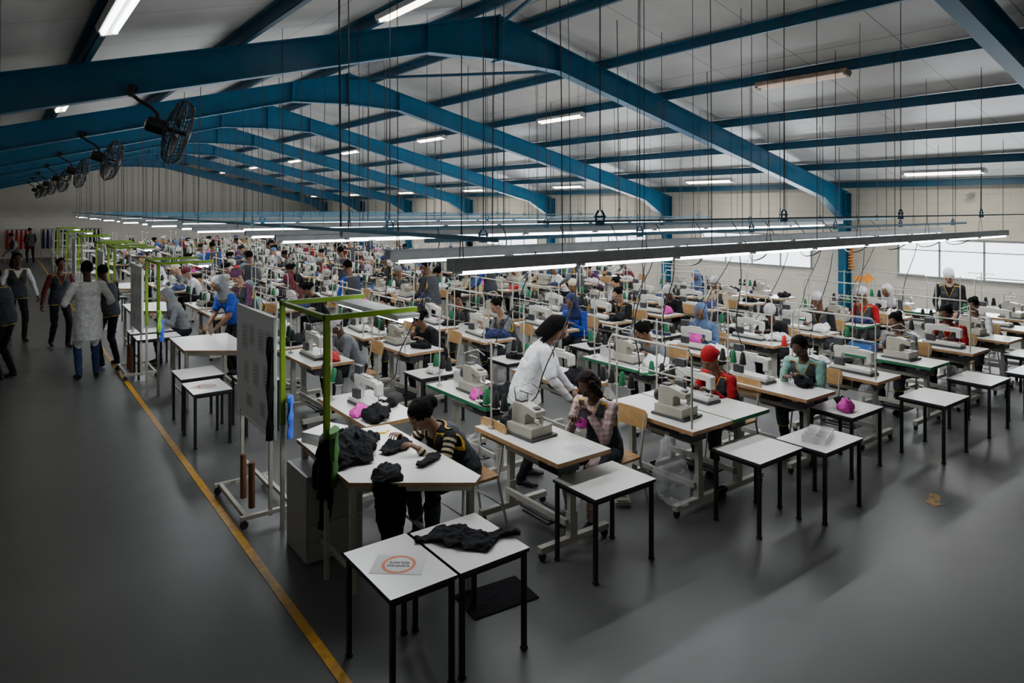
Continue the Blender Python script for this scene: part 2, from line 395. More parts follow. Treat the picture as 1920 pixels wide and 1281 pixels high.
at(person('person in pale pink plaid shirt and apron holding pink fabric',lean=14,bow=6,hands=((.32,.05,.92),(.36,-.10,.87)),hp=42,mats=(M_sk1,F_pinkp,F_pinkp,M_shoe),hair='bob',haircol=pm('auburn_black_hair',(.012,.004,.004),.7,spec=.15),vox=.0065),(4.36,4.42,0),PI+.25)
at(person('person in red knit headwrap and red jumper sewing at a machine',zp=.53,lean=20,bow=6,hp=34,mats=(M_sk2,F_red,M_dark,M_shoe),hair='wrap',haircol=F_red,vox=.0075),(6.2,4.42,0),PI)
at(person('person in mint green jumper and grey apron seated working by hand',lean=18,hp=40,hands=((.38,.08,.86),(.42,-.10,.84)),mats=(M_sk1,F_mint,M_dark,M_shoe),hair='short',vox=.007,male=True),(7.35,4.15,0),PI+.1)
at(person('person in slate blue fleece and head covering holding magenta fabric',lean=12,hp=32,mats=(M_sk2,F_slate,M_dark,M_shoe),hair='hood',haircol=F_slate,vest=None,vox=.009),(8.3,6.35,0),PI+.45)
at(person('person in royal blue shirt and grey headscarf standing at a table',zp=.93,lean=20,hp=40,hands=((.42,.14,.9),(.40,-.14,.9)),feet=((.02,.12,.09),(-.03,-.12,.09)),sleeve='short',mats=(M_sk2,F_blue,M_dark,M_shoe),hair='hijab',haircol=F_grey,vest=None,vox=.009),(2.95,11.1,0),PI+.3)
at(person('person in long white coat and jeans standing with back turned',zp=.94,lean=3,hp=12,hands=((.25,.25,1.1),(.2,-.25,1.05)),feet=((.0,.12,.09),(.03,-.11,.09)),sleeve='half',mats=(M_sk1,F_white,M_jean,M_shoe),hair='short',vest=None,coat=.36,male=True,vox=.009),(1.12,12.7,0),R(95)).scale=(1.06,1.06,1.06)
walker=person('person in maroon top and grey apron walking down the aisle',zp=.92,lean=2,hp=8,hands=((.05,.34,.85),(.12,-.33,.86)),feet=((.18,.09,.09),(-.15,-.09,.10)),mats=(M_sk2,F_mar,M_dark,M_shoe),hair='bun',vox=.01); at(walker,(.92,15.9,0),R(-75))
gA=person('person in grey jumper and apron seated at a sewing machine',lean=18,hp=32,mats=(M_sk2,F_grey,M_dark,M_shoe),hair='bun',vox=.01)
gB=person('person in black hooded top seated at a sewing machine',lean=24,hp=42,hy=8,hands=((.4,.1,.86),(.38,-.16,.84)),mats=(M_sk1,F_black,M_dark,M_shoe),hair='wrap',haircol=F_lav,vest=None,vox=.01)
gC=person('person in knitted hat and apron seated at a sewing machine',lean=10,hp=22,hy=-12,hands=((.38,.16,.84),(.4,-.08,.86)),mats=(M_sk2,F_black,M_dark,M_shoe),hair='beanie',haircol=F_lav,vox=.01)
gD=person('person in headscarf seated at a sewing machine',lean=18,hp=34,mats=(M_sk2,F_blue,M_dark,M_shoe),hair='hijab',haircol=M_navy,vest=None,vox=.01)
gE=person('person with dark hair leaning low over sewing work',lean=26,bow=8,hp=45,hy=-20,hands=((.44,.16,.84),(.36,-.14,.86)),mats=(M_sk2,F_black,M_dark,M_shoe),hair='full',vest=None,vox=.01)
gS=person('person in grey apron standing beside a work table',zp=.93,lean=8,hp=25,hands=((.35,.14,.98),(.3,-.2,.92)),feet=((.03,.12,.09),(-.03,-.12,.09)),mats=(M_sk2,F_grey,M_dark,M_shoe),hair='short',vox=.01)
gT=person('person in black top and white headscarf standing and looking down',zp=.91,lean=17,hp=42,hands=((.40,.14,.92),(.38,-.14,.90)),feet=((.03,.12,.09),(-.03,-.12,.09)),mats=(M_sk3,F_black,M_dark,M_shoe),hair='wrap',haircol=F_white,vox=.01)

def cloth(paths,vox=.012,amp=.012,seed=0,name='garment',label='',mat=M_blackcl,loc=(0,0,0),rz=0,cat='garment',zf=10.,hang=False):
    mb=MB()
    for pts,ab,side in paths: mb.loft(pts,ab,side,14)
    me=remesh(mb,vox,1)
    for v in me.vertices:
        c=v.co; n=noise.noise(Vector((c.x*14+seed,c.y*14,c.z*zf)))+.5*noise.noise(Vector((c.x*34,c.y*34+seed,c.z*zf*3)))
        d=amp*n
        if c.z>.004: v.co=c+Vector((d*.5,d*.5,max(d,-c.z*.6)))
        elif hang and c.z<-.03: v.co=c+v.normal*d*1.2
    me.materials.append(mat); me.polygons.foreach_set('use_smooth',[True]*len(me.polygons))
    o=bpy.data.objects.new(name,me); link(o); meta(o,label,cat); o.location=loc; o.rotation_euler=(0,0,rz); return o
X=V(1,0,0);Y=V(0,1,0);Z=V(0,0,1)
cloth([([(-.24,0,.010),(-.1,0,.014),(.08,.0,.014),(.2,0,.010)],[(.11,.010),(.14,.013),(.13,.013),(.1,.01)],Y),([(.12,.1,.012),(.22,.17,.012),(.3,.2,.01)],[(.05,.012),(.045,.012),(.03,.01)],Y),([(-.2,-.08,.012),(-.28,-.14,.012)],[(.05,.012),(.04,.012)],Y)],vox=.009,amp=.022,seed=1,label='black jacket spread over two small white tables',loc=(2.33,3.6,.622),rz=R(-60))
cloth([([(-.30,0,.03),(-.12,.02,.08),(.1,0,.07),(.34,.02,.02)],[(.12,.03),(.21,.08),(.20,.07),(.08,.02)],Y),([(.0,-.08,.03),(.2,-.24,.03)],[(.1,.03),(.06,.02)],X),([(-.1,.05,.05),(-.2,.15,.03)],[(.08,.04),(.05,.02)],X)],vox=.01,amp=.05,seed=4,label='crumpled black jacket heaped on a white work table',loc=(2.17,5.0,.802),rz=R(75))
cloth([([(.1,.02,.03),(-.08,-.01,.035),(-.165,-.01,-.02),(-.175,0,-.15),(-.17,.02,-.30),(-.17,.03,-.46)],[(.10,.03),(.14,.03),(.14,.03),(.11,.03),(.07,.025),(.05,.02)],Y),([(-.1,.1,.03),(-.17,.14,-.02),(-.18,.14,-.2)],[(.07,.02),(.07,.03),(.05,.02)],Y)],vox=.01,amp=.035,seed=6,label='black jacket and sleeve draped over the table edge',loc=(2.08,4.82,.802),zf=3,hang=True)
cloth([([(.0,.2,.02),(0,.02,.03),(0,-.055,.0),(.01,-.07,-.12),(.0,-.075,-.3),(.02,-.07,-.5)],[(.08,.02),(.11,.03),(.10,.022),(.075,.02),(.05,.018),(.04,.016)],X),([(.05,.0,.02),(.07,-.06,-.02),(.1,-.07,-.2),(.09,-.07,-.40)],[(.05,.02),(.06,.02),(.04,.018),(.03,.015)],X)],vox=.01,amp=.03,seed=8,label='black trousers hanging over the table edge',loc=(2.17,4.36,.802),rz=R(-33),zf=3,hang=True)
cloth([([(-.16,0,.02),(0,0,.03),(.15,.02,.02)],[(.06,.015),(.1,.03),(.06,.015)],Y)],amp=.03,seed=9,label='black garment being worked on beside a person',loc=(2.5,4.85,.802),rz=.4)
cloth([([(-.13,0,.02),(0,0,.02),(.13,0,.02)],[(.05,.012),(.055,.016),(.05,.012)],Y)],amp=.015,seed=10,label='folded black garment strip on the white work table',loc=(2.56,4.45,.802),rz=.5)
def heapP(nm,mat,label,seed,s=1.):
    return cloth([([(-.15*s,0,.02),(-.05*s,.02,.045),(.06*s,-.01,.05),(.15*s,0,.02)],[(.06*s,.02),(.11*s,.05),(.1*s,.045),(.05*s,.02)],Y)],vox=.012,amp=.045,seed=seed,label=label,mat=mat,name='fabric_bundle',cat='fabric')
HL={0:'bundle of black garments on a sewing table',1:'magenta fabric piece on a sewing table',2:'white fabric heap on a sewing table',3:'navy blue fabric bundle on a table',4:'red fabric bundle on a table'}
HEAPS=[heapP('b',M_blackcl,HL[0],11),heapP('p',M_pink,HL[1],12,.65),heapP('w',M_whitecl,HL[2],13),heapP('n',M_navy,HL[3],14),heapP('r',M_redcl,HL[4],15,.8)]
HUSED=[False]*5
def heap(i,loc,rz=0,sc=1,label=None):
    n=HEAPS[i] if not HUSED[i] else dup(HEAPS[i]); HUSED[i]=True
    n.location=loc; n.rotation_euler=(0,0,rz); n.scale=(sc,sc,sc); n['label']=label or HL[i]
    return n
def bagP():
    o=cloth([([(0,0,.5),(0,0,.38),(.01,0,.2),(0,0,.03)],[(.02,.02),(.1,.05),(.15,.09),(.1,.07)],Y)],vox=.014,amp=.05,seed=21,name='plastic_bag',label='clear plastic bag hanging beside a sewing table',mat=M_bag,cat='plastic bag'); return o
BUILD['bag']=bagP
for x,y,r_,s_ in((4.6,3.86,.3,1.2),(7.7,3.68,1.,1.2),(3.3,4.95,2.,.9),(9.5,3.5,.2,1.1),(3.6,8.1,.5,1.1),(6.,8.,.5,1.1),(8.6,8.,.9,1.1),(5.3,5.3,.1,1.),(10.9,3.5,.3,1.1)): inst('bag',(x,y,.74-.5*s_),r_,sc=s_)

# ---------------------------------------------------------------- room shell
RX=6.17; W=17.; LX=-4.66; Y0=-3.; Y1=45.; SR=.2417; SL=.262
def ztop(x): return 5.67-SR*(x-RX) if x>RX else 5.67-SL*(RX-x)
def zc(x): return ztop(x)+.17
def tree_mat(name): 
    m=bpy.data.materials.new(name); m.use_nodes=True; nt=m.node_tree; return m,nt,nt.nodes['Principled BSDF']
m,nt,b=tree_mat('polished_concrete_floor')
tc=nt.nodes.new('ShaderNodeTexCoord')
def nz(sc,det=5,rough=.55,mp=None):
    n=nt.nodes.new('ShaderNodeTexNoise'); n.inputs['Scale'].default_value=sc; n.inputs['Detail'].default_value=det; n.inputs['Roughness'].default_value=rough
    if mp:
        k=nt.nodes.new('ShaderNodeMapping'); k.inputs['Scale'].default_value=mp; nt.links.new(tc.outputs['Object'],k.inputs['Vector']); nt.links.new(k.outputs['Vector'],n.inputs['Vector'])
    else: nt.links.new(tc.outputs['Object'],n.inputs['Vector'])
    return n
def ramp(src,p0,c0,p1,c1):
    r=nt.nodes.new('ShaderNodeValToRGB'); r.color_ramp.elements[0].position=p0; r.color_ramp.elements[0].color=c0; r.color_ramp.elements[1].position=p1; r.color_ramp.elements[1].color=c1
    nt.links.new(src,r.inputs['Fac']); return r
def mixc(f,a,b_,t='MIX'):
    x=nt.nodes.new('ShaderNodeMixRGB'); x.blend_type=t
    if isinstance(f,float): x.inputs[0].default_value=f
    else: nt.links.new(f,x.inputs[0])
    nt.links.new(a,x.inputs[1]); nt.links.new(b_,x.inputs[2]); return x
n1=nz(.45,3); n2=nz(7,12,.72); n3=nz(2.2,12,.8,(1,2.,1)); n5=nz(26,8,.8)
c1=ramp(n1.outputs['Fac'],.3,(.082,.085,.081,1),.7,(.102,.105,.099,1))
c2=ramp(n2.outputs['Fac'],.60,(1,1,1,1),.74,(.72,.70,.66,1))
c3=ramp(n3.outputs['Fac'],.60,(1,1,1,1),.76,(1.3,1.28,1.22,1))
c5=ramp(n5.outputs['Fac'],.66,(1,1,1,1),.72,(.6,.58,.55,1))
mm=mixc(.45,c1.outputs[0],c2.outputs[0],'MULTIPLY'); mm=mixc(.5,mm.outputs[0],c3.outputs[0],'MULTIPLY'); mm=mixc(.5,mm.outputs[0],c5.outputs[0],'MULTIPLY')
nt.links.new(mm.outputs[0],b.inputs['Base Color'])
rr=ramp(n3.outputs['Fac'],.35,(.34,.34,.34,1),.7,(.42,.42,.42,1)); nt.links.new(rr.outputs[0],b.inputs['Roughness']); b.inputs['Specular IOR Level'].default_value=.42
n4=nz(1.0,2); bp=nt.nodes.new('ShaderNodeBump'); bp.inputs['Strength'].default_value=.04; bp.inputs['Distance'].default_value=.03; nt.links.new(n4.outputs['Fac'],bp.inputs['Height']); nt.links.new(bp.outputs[0],b.inputs['Normal'])
M_floor=m
m,nt,b=tree_mat('worn_orange_floor_paint'); tc=nt.nodes.new('ShaderNodeTexCoord'); n1=nz(18,8,.75); c1=ramp(n1.outputs['Fac'],.42,(.10,.095,.08,1),.54,(.45,.23,.03,1)); nt.links.new(c1.outputs[0],b.inputs['Base Color']); M_worn=m
m,nt,b=tree_mat('cream_painted_block_wall'); tc=nt.nodes.new('ShaderNodeTexCoord')
sep=nt.nodes.new('ShaderNodeSeparateXYZ'); nt.links.new(tc.outputs['Object'],sep.inputs[0]); ad=nt.nodes.new('ShaderNodeMath'); nt.links.new(sep.outputs[0],ad.inputs[0]); nt.links.new(sep.outputs[1],ad.inputs[1])
cmb=nt.nodes.new('ShaderNodeCombineXYZ'); nt.links.new(ad.outputs[0],cmb.inputs[0]); nt.links.new(sep.outputs[2],cmb.inputs[1])
bk=nt.nodes.new('ShaderNodeTexBrick'); bk.inputs['Scale'].default_value=1; bk.inputs['Brick Width'].default_value=.4; bk.inputs['Row Height'].default_value=.2; bk.inputs['Mortar Size'].default_value=.006
bk.inputs['Color1'].default_value=(.90,.85,.74,1); bk.inputs['Color2'].default_value=(.87,.82,.71,1); bk.inputs['Mortar'].default_value=(.74,.69,.61,1); nt.links.new(cmb.outputs[0],bk.inputs['Vector'])
nt.links.new(bk.outputs['Color'],b.inputs['Base Color']); b.inputs['Roughness'].default_value=.6; M_wall=m
m,nt,b=tree_mat('grey_white_roof_board'); tc=nt.nodes.new('ShaderNodeTexCoord')
bk=nt.nodes.new('ShaderNodeTexBrick'); bk.offset=0; bk.inputs['Scale'].default_value=1; bk.inputs['Brick Width'].default_value=3.2; bk.inputs['Row Height'].default_value=1.42; bk.inputs['Mortar Size'].default_value=.008
bk.inputs['Color1'].default_value=(.62,.61,.58,1); bk.inputs['Color2'].default_value=(.54,.53,.51,1); bk.inputs['Mortar'].default_value=(.2,.2,.2,1); nt.links.new(tc.outputs['Object'],bk.inputs['Vector'])
n1=nz(1.2,5); c1=ramp(n1.outputs['Fac'],.35,(.82,.82,.82,1),.7,(1,1,1,1)); mm=mixc(1.,bk.outputs['Color'],c1.outputs[0],'MULTIPLY'); nt.links.new(mm.outputs[0],b.inputs['Base Color']); b.inputs['Roughness'].default_value=.4; M_ceil=m

f=MB(); f.box(((W+LX)/2,(Y0+Y1)/2,-.1),(W-LX+.4,Y1-Y0+.4,.2)); mk('floor',f,[M_floor],kind='structure',label='polished grey concrete factory floor')
f=MB(); f.box((W+.1,(Y0+Y1)/2,1.7),(.2,Y1-Y0+.4,3.4)); mk('wall_right',f,[M_wall],kind='structure',label='cream painted block side wall')
f=MB(); f.box((LX-.1,(Y0+Y1)/2,1.5),(.2,Y1-Y0+.4,3.)); mk('wall_left',f,[M_wall],kind='structure',label='cream painted block side wall')
for nm,y in(('wall_back',Y1),('wall_front',Y0-.2)):
    f=MB(); f.prismY([(LX,0),(W,0),(W,zc(W)+.02),(RX,zc(RX)+.02),(LX,zc(LX)+.02)],y,y+.2); mk(nm,f,[M_wall],kind='structure',label='cream painted gable end wall')
f=MB(); f.prismY([(LX-.1,zc(LX)-.02),(RX,zc(RX)),(W+.1,zc(W)-.02),(W+.1,zc(W)+.1),(RX,zc(RX)+.12),(LX-.1,zc(LX)+.1)],Y0-.2,Y1+.2); mk('ceiling',f,[M_ceil],kind='structure',label='pitched roof lined with pale grey boards',smooth=False)
f=MB(); f.box((1.57,(Y0+Y1)/2+1,.002),(.062,Y1-Y0-4,.004)); mk('trim_1',f,[M_yel],kind='structure',label='yellow painted aisle line on the floor')
f=MB(); f.prism([(-.17,-.045),(.04,-.05),(.05,-.09),(.17,0),(.05,.09),(.05,.04),(-.14,.045)],0,.002); mk('floor_arrow',f,[M_worn],loc=(6.9,2.7,.001),rz=R(200),label='worn orange arrow painted on concrete floor',cat='floor marking')
M_pane=pm('bright_frosted_pane',(.8,.85,.9),.3,0,.02,4,emit=(.82,.92,1.),es=3.4)
wi=1
for k in range(8):
    y0=2.96+5.675*k+.95; y1=y0+3.5
    if y1>44.5: break
    f=MB(); zb,zt=1.12,1.98
    f.box((W-.012,(y0+y1)/2,(zb+zt)/2),(.02,y1-y0,zt-zb),1)
    for z in(zb,zt): f.box((W-.03,(y0+y1)/2,z),(.06,y1-y0+.06,.045),0)
    for i in range(5): f.box((W-.03,y0+(y1-y0)*i/4,(zb+zt)/2),(.04,.035,zt-zb),0)
    f.box((W-.03,(y0+y1)/2,zt-.25),(.04,y1-y0,.02),0)
    mk('window_%d'%wi,f,[M_wframe,M_pane],kind='structure',label='steel framed strip window with bright daylight',smooth=False); wi+=1
    if k<4:
        L=bpy.data.lights.new('window_daylight','AREA'); L.shape='RECTANGLE'; L.size=.8; L.size_y=3.4; L.energy=105; L.color=(.88,.95,1.)
        lo=bpy.data.objects.new('window_daylight',L); link(lo); lo.location=(W-.1,(y0+y1)/2,1.55); lo.rotation_euler=(0,R(90),0)

# ---------------------------------------------------------------- portal frames
FY=[2.96+5.675*k for k in range(-1,8)]
def ibeam(mb,poly_top,poly_bot,y,fw=.19,tw=.02,tf=.018):
    pts=poly_top+poly_bot[::-1]; mb.prismY(pts,y-tw/2,y+tw/2,0)
    for pl in(poly_top,poly_bot):
        for (x0,z0),(x1,z1) in zip(pl[:-1],pl[1:]):
            d=Vector((x1-x0,z1-z0)); n=Vector((-d.y,d.x)).normalized()*tf/2
            mb.prismY([(x0+n.x,z0+n.y),(x0-n.x,z0-n.y),(x1-n.x,z1-n.y),(x1+n.x,z1+n.y)],y-fw/2,y+fw/2,0)
def frame_build():
    e=empty('steel_portal_frame','blue painted steel portal frame spanning the pitched roof','roof frame','portal frames')
    dz=.40
    mb=MB(); xe=W-.15; hx=RX+1.25
    ibeam(mb,[(RX,ztop(RX)),(xe,ztop(xe))],[(RX,5.0),(hx,ztop(hx)-dz),(xe-1.1,ztop(xe-1.1)-dz),(xe-.25,ztop(xe)-.62),(xe,ztop(xe)-.62)],0); mk('rafter',mb,[M_blue],e,smooth=False)
    mb=MB(); xl=LX+.15; hx=RX-1.25
    ibeam(mb,[(xl,ztop(xl)),(RX,ztop(RX))],[(xl,ztop(xl)-.62),(xl+.25,ztop(xl)-.62),(xl+1.1,ztop(xl+1.1)-dz),(hx,ztop(hx)-dz),(RX,5.0)],0); mk('rafter',mb,[M_blue],e,smooth=False)
    for c_,s_ in(((RX,0,5.33),(.035,.21,.72)),((RX-1.25,0,ztop(RX-1.25)-.2),(.03,.2,.42)),((RX+1.25,0,ztop(RX+1.25)-.2),(.03,.2,.42))):
        mb=MB(); mb.box(c_,s_); mk('apex_plate',mb,[M_blue],e)
    for sgn,x in((1,W-.16),(-1,LX+.16)):
        mb=MB(); z=ztop(x)-.02
        for q in(-.13,.13): mb.box((x+q,0,z/2),(.018,.19,z))
        mb.box((x,0,z/2),(.26,.02,z)); mb.box((x,0,.02),(.34,.28,.03)); mb.box((x,0,ztop(x)-.55),(.27,.18,.02)); mk('column',mb,[M_blue],e,smooth=False)
    return e
BUILD['frame']=frame_build
for y in FY: 
    if y<44: inst('frame',(0,y,0))
px=[6.75,8.45,10.05,11.75,13.35,14.95,16.5, 5.55,3.9,2.3,.7,-.9,-2.5,-4.1]
for x in px:
    mb=MB(); mb.box((x,(Y0+Y1)/2,ztop(x)+.085),(.012,Y1-Y0,.15)); mb.box((x+.03,(Y0+Y1)/2,ztop(x)+.016),(.07,Y1-Y0,.012)); mb.box((x-.03,(Y0+Y1)/2,ztop(x)+.15),(.07,Y1-Y0,.012))
    mk('roof_purlin',mb,[M_blue2],label='blue steel purlin running along the roof',cat='purlin',group='roof purlins',smooth=False)
for (a,b_) in(((3.9,3.1,ztop(3.9)),(RX,8.5,5.55)),((8.4,8.7,ztop(8.4)),(RX,14.2,5.55))):
    mb=MB(); mb.cyl(a,b_,.03,8); mk('bracing_rod',mb,[M_blue2],label='slim blue diagonal roof brace',cat='roof brace')

# ---------------------------------------------------------------- ceiling fluorescents
def ceil_lamp(tm,lab,hm_=None):
    def f():
        e=empty('ceiling_lamp',lab,'ceiling light','fluorescent battens under the roof')
        mb=MB(); mb.box((0,0,.04),(.16,1.52,.06)); mb.box((0,.73,0),(.14,.05,.05)); mb.box((0,-.73,0),(.14,.05,.05)); mk('lamp_housing',mb,[hm_ or M_house],e,bevel=.006)
        for x in(-.045,.045):
            mb=MB(); mb.cyl((x,-.71,-.005),(x,.71,-.005),.018,10); mk('tube',mb,[tm],e)
        return e
    return f
BUILD['cl']=ceil_lamp(M_tube,'white fluorescent batten under the sloped ceiling')
BUILD['clw']=ceil_lamp(M_tubew,'warm lit fluorescent batten under the sloped ceiling')
BUILD['clo']=ceil_lamp(M_tubeo,'dim fluorescent batten with rusty beige housing',M_rust)
def lampat(kind,x,y):
    o=inst(kind,(x,y,ztop(x)-.09)); o.rotation_euler=(0,math.atan(SR) if x>RX else -math.atan(SL),0)
for k in range(7):
    y=5.8+5.675*k
    lampat('clo' if k==0 else 'clw',9.95,y); lampat('clw',15.2,y); lampat('cl' if k<1 else 'clw',.72,y)
    if k in(0,): lampat('clw',3.6,6.6)
    if k<5:
        L=bpy.data.lights.new('lamp_glow','AREA'); L.shape='RECTANGLE'; L.size=.14; L.size_y=1.4; L.energy=34; L.color=(1,.92,.8)
        lo=bpy.data.objects.new('lamp_glow',L); link(lo); lo.location=(15.25,y,ztop(15.2)-.14); lo.rotation_euler=(0,math.atan(SR)-.35,0)

# ---------------------------------------------------------------- fans
def fan_build():
    e=empty('wall_fan','black industrial fan on bracket fixed to a roof beam','fan','industrial fans')
    mb=MB(); Rr=.35
    for (x,r) in((.10,.10),(.11,.2),(.09,.29),(.0,Rr),(.03,.335),(-.06,.3),(-.09,.2),(-.1,.1)):
        mb.tube([(x,r*math.cos(a),r*math.sin(a)) for a in [2*PI*i/28 for i in range(28)]],.004 if abs(x)>.02 else .009,5,0,True)
    for i in range(40):
        a=2*PI*i/40; c,s=math.cos(a),math.sin(a)
        mb.tube([(.12,.04*c,.04*s),(.11,.2*c,.2*s),(.08,.3*c,.3*s),(0,Rr*c,Rr*s),(-.06,.3*c,.3*s),(-.1,.1*c,.1*s)],.0034,4)
    mb.ell((.12,0,0),(.015,.06,.06)); mk('cage',mb,[M_black],e)
    for i in range(3):
        a=2*PI*i/3; mb=MB(); rs=[]
        for r,wd,tw in((.05,.05,.9),(.12,.1,.75),(.22,.13,.55),(.3,.1,.4)):
            q=[]
            for t in(-1,-.3,.4,1):
                an=a+t*wd/r*.5*.8; xx=t*wd*.35*tw; q.append((xx,r*math.cos(an),r*math.sin(an)))
            rs.append(q)
        vs=[p for r in rs for p in r]; vs+= [(p[0]-.004,p[1],p[2]) for p in vs]; fs=[]
        for r in range(3):
            for j in range(3): fs.append((r*4+j,r*4+j+1,r*4+j+5,r*4+j+4)); fs.append((16+r*4+j,16+r*4+j+4,16+r*4+j+5,16+r*4+j+1))
        mb.add(vs,fs); mk('blade',mb,[M_dgrey],e)
    mb=MB(); mb.tube([(-.3,0,0),(-.28,0,0),(-.12,0,0),(-.08,0,0)],[.04,.08,.085,.05],16); mb.cyl((-.09,0,0),(.09,0,0),.02,10); mk('motor',mb,[M_black],e)
    mb=MB(); mb.tube([(-.2,0,.06),(-.22,0,.12),(-.3,.0,.17),(-.42,.0,.2),(-.5,0,.24)],.018,8); mb.box((-.5,0,.27),(.06,.12,.12)); mk('bracket',mb,[M_black],e)
    return e
BUILD['fan']=fan_build
for k in range(7):
    y=8.45+5.675*k
    o=inst('fan',(1.36+.24,y,3.56)); o.rotation_euler=(0,R(16),R(-14+random.uniform(-5,5))); o.scale=(1.1,1.1,1.1)

# ---------------------------------------------------------------- rails with tubes
ROWS=[(4.45,5.75),(8.6,9.9),(13.2,14.5),(17.8,19.1),(22.4,23.7),(27.,28.3),(31.6,32.9),(36.2,37.5)]
RM={}
def rail(y,z,x0,x1,near,lit=True,wide=.035):
    e=empty('suspended_light_rail','galvanised channel with white fluorescent tubes hung on wires','light rail','suspended light rails',loc=(x0,y,z))
    L=x1-x0; mb=MB()
    mb.box((L/2,0,wide+.02),(L,wide*2+.006,.01)); 
    for q in(-wide,wide): mb.box((L/2,q,.012+wide*.3),(L,.006,wide+.03))
    mk('channel',mb,[M_gal],e)
    n=int(L/1.28)
    if not RM:
        h=MB(); h.box((.62,0,.0),(1.24,.06,.035)); h.box((.02,0,-.022),(.03,.08,.03)); h.box((1.22,0,-.022),(.03,.08,.03))
        RM['h']=mesh(h,[M_house],'h'); 
        for q in(-.022,.022):
            t=MB(); t.cyl((.04,q,-.032),(1.20,q,-.032),.014,8); RM[q]=mesh(t,[M_tube],'t')
    for i in range(n):
        for key,nm_ in(('h','batten_housing'),(-.022,'tube'),(.022,'tube')):
            a=bpy.data.objects.new(nm_,RM[key]); link(a,e); a.location=(.05+i*1.28,0,0)
    nw=int(L/(1.0 if near else 1.9))
    for i in range(nw+1):
        x=.1+i*(L-.2)/nw; top=zc(x0+x)-z-.01
        w=MB(); jx=random.uniform(-.05,.05)
        if i%2: w.tube([(x,0,.03),(x+jx*.3,0,top*.5),(x+jx,0,top)],.005 if near else .007,5)
        else:
            w.tube([(x,.035,.03),(x,0,.35),(x+jx,0,top)],.004 if near else .007,5); w.tube([(x,-.035,.03),(x,0,.35)],.004,5)
        mk('suspension_wire',w,[M_wire],e)
    if lit:
        for up in(0,1):
            Lt=bpy.data.lights.new('rail_light','AREA'); Lt.shape='RECTANGLE'; Lt.size=L; Lt.size_y=.09; Lt.energy=(RAILU if up else RAILW)*(L/11.5); Lt.color=(.95,.97,1.)
            lo=bpy.data.objects.new('rail_light',Lt); link(lo); lo.location=((x0+x1)/2,y,z+.075 if up else z-.065)
            if up: lo.rotation_euler=(PI,0,0)
RAILW=76; RAILU=24
for i,(a,b_) in enumerate(ROWS):
    x0=2.75; z=2.23 if i==0 else 2.30
    rail(a,z,x0,14.3,i<2,wide=.055 if i==0 else .035); rail(b_+(-.25 if i==0 else 0),z+.02,x0,14.3,i<2,lit=(i%2==1 or i==0),wide=.05 if i==0 else .035)
    rail(b_+1.5,2.38,x0+.3,14.0,False,lit=False)
tb=[(6.95,2.47,2.9,15.5),(3.7,2.6,3.0,16.5),(11.6,2.47,2.9,15.5),(16.2,2.5,2.9,15.5),(20.8,2.5,2.9,15.5),(25.4,2.5,2.9,15.5),(30,2.5,2.9,15.5),(34.6,2.5,2.9,15.5),(5.1,2.42,2.9,14.4)]
for i,(y,z,x0,x1) in enumerate(tb):
    e=empty('busbar_trunking','slim blue grey cable trunking hung above the sewing lines','cable trunking','cable trunking',loc=(x0,y,z)); L=x1-x0
    mb=MB(); r=.018 if i!=1 else .008; mb.box((L/2,0,0),(L,r*1.6,r*2)); mk('trunk',mb,[M_blued],e)
    for k in range(6):
        x=.6+k*(L-1.2)/5; mb=MB()
        for q in(-.04,.04): mb.tube([(x+q,0,.0),(x+q,0,.05),(x+q*.4,0,.08)],.009,6)
        mb.box((x,0,.035),(.1,.025,.015)); mb.box((x,0,-.015),(.06,.04,.035)); mk('hanger_clamp',mb,[M_blue],e)
        w=MB(); w.tube([(x,0,.08),(x,0,zc(x0+x)-z-.01)],.005,5); mk('suspension_wire',w,[M_wire],e)
mb=MB(); mb.box((2.86,22,2.47),(.035,36,.035)); mk('cable_tray',mb,[M_blued],label='long grey blue cable trunking along the aisle',cat='cable trunking')
mb=MB(); mb.cyl((2.9,6.9,2.5),(2.88,6.9,zc(2.88)),.011,6); mk('drop_cable',mb,[M_black],label='thick black power cable dropping from the roof',cat='cable')
def cablep(a,b_,sag,r=.006,m=M_black):
    a=Vector(a);b_=Vector(b_); P=[]
    for i in range(13):
        t=i/12; p=a.lerp(b_,t); p.z-=sag*math.sin(PI*t); p.x+=.05*math.sin(t*9); P.append(p)
    mb=MB(); mb.tube(P,r,6); mk('power_cable',mb,[m],label='thin cable drooping from light rail to a machine',cat='cable',group='drooping power cables')
for (x,y) in((3.6,4.6),(5.0,4.6),(5.6,4.8),(6.7,4.6),(8.,4.6),(9.2,4.6),(10.5,4.6),(3.0,6.),(4.1,6.),(6.3,6.),(7.6,6.),(8.9,6.),(10.2,6.),(11.4,6),(3.27,8.7),(4.54,8.7),(5.8,8.7),(7.1,8.7),(8.4,8.7),(9.6,8.7),(5.8,10),(8.35,10),(10.9,10)):
    cablep((x+random.uniform(-.5,.5),4.45 if y<5 else 5.5 if y<8 else y-.1,2.28),(x-.05,y,1.0),random.uniform(-.05,.3),.006)
for i in range(12):
    x=3.2+i*.95; cablep((x,5.5,2.3),(x+.9,6.95,2.46),.3,.008)
for i in range(9):
    x=3.4+i*1.2; cablep((x,4.45,2.27),(x+1.,5.5,2.28),.22,.008)

